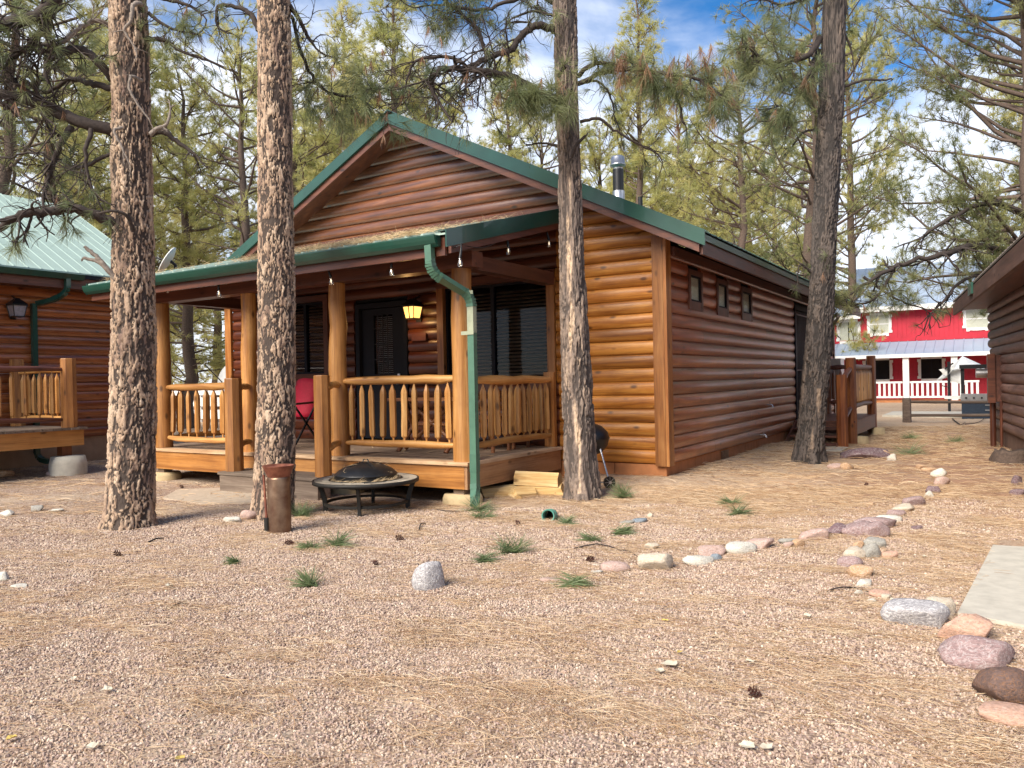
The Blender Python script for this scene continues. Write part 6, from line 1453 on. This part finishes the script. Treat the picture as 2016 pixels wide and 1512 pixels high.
# ---- tree stump
c = G(1992, 912); sp2 = tag(MB().lathe([(.30, -.05), (.27, .05), (.25, .16), (.23, .20), (.1, .17), (.01, .16)], 18, tuple(c)).build('tree_stump', M['bark_br']), 'old low tree stump beside the dark brown cabin at the right', 'stump')
for v_ in sp2.data.vertices: v_.co *= 1+random.uniform(-.12, .12)
# ---- rocks
def rock_mesh(seed, mat):
    import bmesh
    bm = bmesh.new(); bmesh.ops.create_icosphere(bm, subdivisions=3, radius=1.0); R = np.random.default_rng(seed)
    co = np.array([v.co[:] for v in bm.verts]); pl = R.normal(size=(11, 3)); pl[0] = (R.normal()*.2, R.normal()*.2, 1); pl /= np.linalg.norm(pl, axis=1)[:, None]; dd = R.uniform(.52, .86, 11)
    for n_, d_ in zip(pl, dd): e = co@n_-d_; co = co-np.clip(e, 0, None)[:, None]*n_*.95
    co = co*(1+.05*(fbm(co[:, 0]*6+seed, co[:, 1]*6+co[:, 2]*5, 3, seed+1)[:, None]-.45)*2)*(1+.14*(fbm(co[:, 0]*1.7+seed, co[:, 1]*1.7+co[:, 2]*1.3, 4, seed)[:, None]-.45)*2)
    for v, c_ in zip(bm.verts, co): v.co = c_
    for f in bm.faces: f.smooth = True
    me = bpy.data.meshes.new('rock'); bm.to_mesh(me); bm.free(); me.materials.append(RK[mat]); return me
ROCKS = [
 (1702, 905, 88, 20, 'purple', 'long flat purple rock at the foot of the side stairs'), (1741, 903, 26, 14, 'tan', 'small brown rock between the purple slab and the white stone'), (1757, 909, 22, 14, 'white', 'small white stone just right of the purple slab rock'),
 (1668, 926, 24, 14, 'tan', 'orange tan stone on the needles right of the dark trunk'), (1646, 924, 30, 10, 'pink', 'pale half buried stone touching the orange tan stone'),
 (1817, 924, 32, 9, 'tan', 'farthest flat tan stone of the long rock border'), (1832, 929, 30, 9, 'tan', 'second farthest flat stone of the long rock border'), (1848, 942, 36, 17, 'white', 'pale mauve stone near the far end of the rock border'), (1853, 958, 32, 16, 'pink', 'pinkish rounded stone below the pale mauve one near the far end'),
 (1838, 973, 24, 14, 'purple', 'dark mauve stone in the far bend of the border'), (1828, 982, 20, 13, 'white', 'light streaked stone in the far bend of the border'), (1800, 998, 42, 20, 'mauve', 'grey mauve stone a third of the way along the border'),
 (1782, 1008, 46, 15, 'cream', 'cream stone leaning on the grey mauve one in the border'), (1764, 1018, 34, 14, 'mauve', 'low mauve stone between cream and white border stones'), (1750, 1029, 42, 15, 'white', 'white stone just behind the big mauve border rocks'),
 (1722, 1042, 76, 24, 'mauve', 'long smooth mauve rock at the back of the big cluster'), (1727, 1062, 44, 30, 'mauve', 'rounded mauve rock at the right end of the big cluster'), (1692, 1058, 66, 28, 'mauve', 'middle brownish mauve rock of the big cluster'), (1650, 1055, 50, 22, 'purple', 'darker speckled rock at the left end of the big cluster'),
 (1603, 1066, 62, 25, 'pink', 'pink domed rock left of the big mauve cluster'), (1560, 1071, 46, 12, 'grey', 'flat grey stone left of the pink domed rock'), (1573, 1078, 24, 17, 'tan', 'small brown stone in front of the flat grey one'), (1551, 1080, 20, 13, 'pink', 'small pinkish stone left of the small brown one'),
 (1497, 1083, 54, 24, 'pink', 'pink rock in the middle of the left border arm'), (1457, 1090, 60, 22, 'white', 'long whitish green rock in the left border arm'), (1396, 1096, 58, 22, 'pink', 'pale pink rock behind the white grey one in the left border arm'), (1410, 1106, 22, 15, 'blue', 'small blue grey stone in the left border arm'),
 (1373, 1113, 58, 22, 'white', 'white grey flat topped rock in the left border arm'), (1297, 1127, 78, 38, 'cream', 'large cream rock near the left end of the border'), (1210, 1127, 62, 22, 'pink', 'pink flat rock at the left end of the border'), (1172, 1129, 26, 7, 'white', 'thin pale stone left of the pink flat rock'), (1087, 1145, 42, 9, 'pink', 'flat pinkish stone left of the nearest green sprig'),
 (1720, 1080, 48, 22, 'grey', 'grey green rock at the top of the near border arm'), (1714, 1103, 38, 30, 'grey', 'dark grey upright rock at the fork of the border'), (1753, 1101, 30, 16, 'orange', 'orange pink stone right of the fork of the border'), (1687, 1104, 48, 26, 'cream', 'cream tilted rock left of the fork of the border'), (1690, 1080, 22, 14, 'tan', 'small tan stone behind the cream tilted rock'),
 (1672, 1118, 44, 20, 'mauve', 'small mauve rock above the orange tan egg shaped one'), (1690, 1138, 56, 27, 'tan', 'egg shaped orange tan rock in the near border arm'), (1703, 1156, 34, 16, 'white', 'small grey white stone below the egg shaped rock'), (1736, 1178, 44, 17, 'orange', 'tan pink stone half buried before the veined rock'), (1745, 1183, 18, 14, 'cream', 'small cream pebble stone left of the veined rock'), (1760, 1192, 15, 14, 'cream', 'second cream pebble stone touching the veined rock'), (1690, 1172, 16, 9, 'white', 'tiny white stone by the dead twigs'), (1717, 1186, 18, 8, 'white', 'tiny white stone under the dead twigs'),
 (1848, 1220, 66, 40, 'cream', 'pale cream rock behind the white veined one'), (1803, 1238, 108, 56, 'veined', 'grey rock with bold white veins'), (1905, 1268, 112, 54, 'orange', 'orange pink rock with a flat sloping top by the slab'), (1930, 1318, 130, 62, 'mauve', 'large smooth mauve grey oval rock'), (2010, 1345, 60, 32, 'pink', 'pink rock behind the dark brown rugged one'),
 (1978, 1388, 116, 72, 'dark', 'rugged dark brown rock with an orange patch'), (1985, 1425, 140, 44, 'orange', 'nearest flat pinkish rock in the bottom right corner'),
 (849, 1167, 62, 50, 'veined', 'lone mauve white stone in the open gravel'), (490, 1027, 30, 18, 'pink', 'pink stone at the foot of the middle trunk'), (457, 1030, 32, 12, 'white', 'flat whitish stone left of the pink one by the middle trunk'), (15, 1018, 30, 12, 'white', 'white stone at the left edge of the yard'), (72, 1008, 26, 12, 'grey', 'grey stone between two white ones at the left'), (110, 1008, 32, 7, 'white', 'thin white stone right of the grey one at the left'),
 (6, 1146, 26, 16, 'white', 'white stone at the left frame edge in the gravel'), (40, 1158, 38, 9, 'white', 'flat white stone half sunk in the gravel at the left'), (105, 938, 24, 10, 'pink', 'reddish stone before the left concrete pier'), (8, 940, 34, 14, 'tan', 'brown rock under the left deck at the frame edge'), (2005, 958, 22, 20, 'purple', 'dark red upright stone at the right frame edge'), (2008, 976, 34, 12, 'purple', 'dark flat stone under the upright red one'),
 (1258, 1030, 28, 10, 'blue', 'small bluish stone flush in the needles'), (1233, 1032, 34, 8, 'grey', 'flat grey stone left of the small bluish one'), (1281, 1020, 12, 8, 'cream', 'tiny cream stone beside the bluish one'), (1284, 1082, 26, 12, 'cream', 'cream pebbles under the fallen stick'), (1715, 997, 16, 8, 'tan', 'small tan stone in the needles left of the border bend'), (1808, 1042, 24, 8, 'purple', 'dark chip of rock right of the big cluster')]
for i, (u, v, w, h, mat, lab) in enumerate(ROCKS):
    p = G(u, v-h*.18); D_ = float((p-CP)@CF); W_ = w*D_/FPX/2*1.18; Hh = h*D_/FPX*1.08
    el_ = (CAMZ-p[2])/D_; dep = W_*.62; hz_ = max(.02, (Hh-2*dep*el_*.55))
    o = obj('rock', rock_mesh(200+i, mat), None, (p[0], p[1], p[2]+hz_*.36)); o.scale = (W_, dep, hz_*.86); o.rotation_euler = (random.uniform(-.08, .08), random.uniform(-.06, .06), YAW+random.uniform(-.25, .25)); tag(o, lab, 'rock', 'rocks and stones in the yard')
# ---- fallen green pine sprigs
SPR = [(595, 1018, 44, 'green sprig at the foot of the funnel topped pipe'), (660, 1076, 54, 'wide green sprig left of centre below the fire pit'), (608, 1082, 34, 'small green sprig left of the wide one below the fire pit'), (463, 1110, 28, 'faint green sprig in the open gravel at the left'), (605, 1155, 52, 'upright green sprig nearest to the camera at the left'),
 (938, 1008, 46, 'green sprig before the concrete pier'), (948, 1022, 34, 'dark green sprig just below the one at the pier'), (1006, 1090, 58, 'tall green sprig in the middle of the yard'), (957, 1107, 46, 'low green sprig left of the tall middle one'), (1120, 1034, 34, 'green sprig right of the drain pipe'), (1165, 1066, 34, 'small round green sprig between pipe and border'), (1222, 1052, 40, 'green sprig with a dry stalk left of the flush stones'),
 (1137, 1155, 62, 'nearest big green sprig left of the pink flat rock'), (1232, 980, 46, 'green sprig below the grill wheel'), (1450, 1014, 42, 'green sprig alone in the needles before the side wall'), (1438, 994, 34, 'dark flat sprig behind the lone one before the side wall'), (1798, 895, 48, 'dark green sprig on the dirt by the far stones'), (1792, 865, 30, 'flat green sprig farther back on the dirt'), (1880, 872, 26, 'grey green sprig near the dark brown cabin'), (1105, 940, 34, 'grass tuft behind the firewood')]
for i, (u, v, w, lab) in enumerate(SPR):
    p = G(u, v); D_ = float((p-CP)@CF); W_ = w*D_/FPX; N_ = Needles(); R = np.random.default_rng(500+i); up = .8 if i in (4, 7, 13, 0, 19) else .3
    for k in range(6):
        dd = Rt*R.uniform(-1, 1)+Fd*R.uniform(-.3, .3)+np.array([0, 0, up*R.uniform(.4, 1)]); q = p+Rt*R.uniform(-.25, .25)*W_+np.array([0, 0, .008]); N_.tuft(q, dd, W_*1.1, 30, .0048, .42, .3, R)
    v_ = N_.v; 
    for a in v_: a[:, 2] = np.maximum(a[:, 2], p[2]+.004)
    o = N_.build('pine_sprig', M['sprig'], None, tuple(p)); tag(o, lab, 'pine sprig', 'green sprigs and tufts lying in the yard')
# ---- pine cones
def cone_mesh(seed):
    mb = MB(); R = random.Random(seed)
    for k in range(5):
        for j in range(7):
            a = 2*PI*(j+.5*(k % 2))/7; z = -.028+.014*k; r = .026*math.sin(PI*(.18+.16*k)); ca, sa = math.cos(a), math.sin(a)
            mb.add([(r*.4*ca-.006*sa, r*.4*sa+.006*ca, z), (r*.4*ca+.006*sa, r*.4*sa-.006*ca, z), (r*1.35*ca, r*1.35*sa, z+.012), (r*.6*ca, r*.6*sa, z-.006)], [(0, 1, 2), (0, 2, 3), (1, 3, 2), (0, 3, 1)])
    return mb.data('pine_cone', M['cone'])
cm_ = [cone_mesh(i) for i in range(2)]
for i, (u, v, lab) in enumerate(((787, 1064, 'pine cone right of the sprigs below the fire pit'), (740, 1114, 'flattened pine cone between the lone stone and the fire pit'), (1161, 1107, 'round dark pine cone above the pink flat rock'), (358, 961, 'reddish pine cone before the left part of the deck'), (1020, 1034, 'small pine cone left of the drain pipe'), (1487, 1374, 'dark pine cone fragment low in the gravel'), (570, 1073, 'tiny pine cone left of the sprigs below the fire pit'), (1705, 957, 'dark pine cone in the needles left of the border bend'), (232, 1096, 'dark pine cone below the leftmost trunk'))):
    p = G(u, v); o = obj('pine_cone', cm_[i % 2], None, (p[0], p[1], p[2]+.022)); o.rotation_euler = (random.uniform(.8, 1.7), 0, random.uniform(0, 6)); s = random.uniform(.85, 1.15); o.scale = (s, s, s); tag(o, lab, 'pine cone', 'pine cones scattered in the yard')
# ---- sticks
for i, (pts_, r, lab) in enumerate((([(825, 1046), (829, 1036), (838, 1032)], .008, 'short forked stick right of the fire pit'), ([(292, 1070), (308, 1066), (322, 1062)], .010, 'short brown stick below the leftmost trunk'), ([(1130, 1082), (1175, 1076), (1215, 1082), (1240, 1088), (1255, 1098)], .007, 'long thin dark branch lying before the cream rock'), ([(1628, 1166), (1655, 1163), (1690, 1160), (1722, 1172)], .006, 'dead dark twig beside the tiny white stones'), ([(1875, 826), (1890, 838), (1900, 834)], .02, 'bent branch lying near the rail fence'), ([(1900, 836), (1925, 834), (1942, 822)], .014, 'thin curved branch lying right of the bent one'), ([(335, 1200), (350, 1194), (370, 1190)], .004, 'thin dry twig in the gravel at the lower left'), ([(860, 1005), (885, 1010), (905, 1008)], .006, 'straight twig between fire pit and pier'))):
    P = [G(u, v)+np.array([0, 0, r*1.2+(.015 if k == 1 else 0)]) for k, (u, v) in enumerate(pts_)]
    mb = MB(); mb.tube(list(smooth_path(P, 9)), list(np.linspace(r, r*.5, 9)), 6); tag(mb.build('stick', M['bark_dk']), lab, 'stick', 'sticks lying in the yard')
# ---- dry leaves
lm = plain('dry_leaf', (.62, .55, .42), .7, 0, 30, .1); ly = plain('yellow_leaf', (.62, .45, .12), .7, 0, 30, .1)
for i, (u, v, s, mt, lab) in enumerate(((1320, 1316, .045, lm, 'pale lobed dry leaf left of the low pine cone fragment'), (1300, 1328, .03, lm, 'small curled leaf touching the pale lobed one'), (1478, 1309, .025, lm, 'whitish leaf scrap in the right gravel'), (1472, 1478, .035, lm, 'pale leaf at the bottom edge of the gravel'), (1510, 1482, .03, lm, 'second pale leaf at the bottom edge'), (22, 1462, .025, ly, 'yellow leaf scrap at the bottom left'), (145, 1344, .022, lm, 'white leaf scrap above the bottom left needles'), (180, 1480, .03, lm, 'white leaf flake near the bottom left edge'), (210, 1366, .035, lm, 'tan folded leaf in the lower left gravel'), (1338, 1291, .02, ly, 'tiny yellow leaf above the pale lobed one'), (1310, 1228, .02, ly, 'yellow speck of leaf in the middle gravel'), (333, 1159, .04, lm, 'long tan leaf in the left gravel'), (1590, 1218, .03, lm, 'greenish pale leaf left of the veined rock'), (1820, 1100, .025, lm, 'white leaf scrap in the needles before the slab'), (355, 1503, .025, ly, 'yellow leaf at the bottom edge left of centre'))):
    p = G(u, v); mb = MB(); n = 9; R = random.Random(i); ring = [(s*R.uniform(.6, 1.2)*math.cos(2*PI*k/n), s*.7*R.uniform(.6, 1.2)*math.sin(2*PI*k/n), .008+R.uniform(0, .35)*s) for k in range(n)]
    mb.add([(0, 0, .006)]+ring, [(0, 1+k, 1+(k+1) % n) for k in range(n)]); o = obj('dry_leaf', mb.data('dry_leaf', mt), None, tuple(p+np.array([0, 0, .012]))); o.rotation_euler[2] = R.uniform(0, 6); o.modifiers.new('thick', 'SOLIDIFY').thickness = .001; tag(o, lab, 'leaf', 'dry leaves on the gravel')
# ---- needle litter lying on the porch roof edge, gutter and fire pit
NL = Needles(); R = np.random.default_rng(77)
def flat_needles(x0, x1, y0, y1, zf, n, ln=.13, w=.003, bunch=1.0, up=.12):
    for _ in range(n):
        x = R.uniform(x0, x1); y = R.uniform(y0, y1); d = np.array([R.normal(), R.normal()*.5, abs(R.normal())*up]); p = np.array([x, y, zf(x, y)+R.uniform(0, .04)*bunch]); NL.tuft(p, d, ln, 3, w, .35, .15, R)
flat_needles(-8.3, -5.3, 6.58, 6.95, lambda x, y: zp(y)+.02, 1100, .14, .003, 1.0); flat_needles(-5.5, -4.98, 6.62, 6.9, lambda x, y: zp(y)+.02, 60, .14); flat_needles(-11.5, -8.3, 6.65, 6.95, lambda x, y: zp(y)+.02, 90, .14)
flat_needles(-8.5, -5.0, 6.9, 8.6, lambda x, y: zp(y)+.02, 260, .14)
o = NL.build('roof_litter', M['litter'], None, (-7, 6.7, 3.1)); o['kind'] = 'stuff'
NL = Needles(); flat_needles(-10.5, -5.3, 7.4, 9.3, lambda x, y: ZD+.003, 50, .14, .003, .2, .03)
o = NL.build('deck_litter', M['litter'], None, (-7, 8, ZD)); o['kind'] = 'stuff'
NL = Needles()
for _ in range(120):
    a = R.uniform(0, 2*PI); r = s_*R.uniform(.60, .68); d = np.array([-math.sin(a), math.cos(a), R.uniform(0, .3)]); NL.tuft(np.array([fx+r*math.cos(a), fy+r*math.sin(a), zr_+.008]), d, .12, 3, .0028, .35, .1, R)
for _ in range(14):
    a = R.uniform(0, 2*PI); r = s_*R.uniform(.1, .6); NL.tuft(np.array([fx+r*math.cos(a), fy+r*math.sin(a), zr_+.19-.13*(r/s_/.6)**2]), np.array([R.normal(), R.normal(), .3]), .15, 2, .003, .3, .1, R)
o = NL.build('fire_pit_litter', M['litter'], None, (fx, fy, zr_)); o['kind'] = 'stuff'
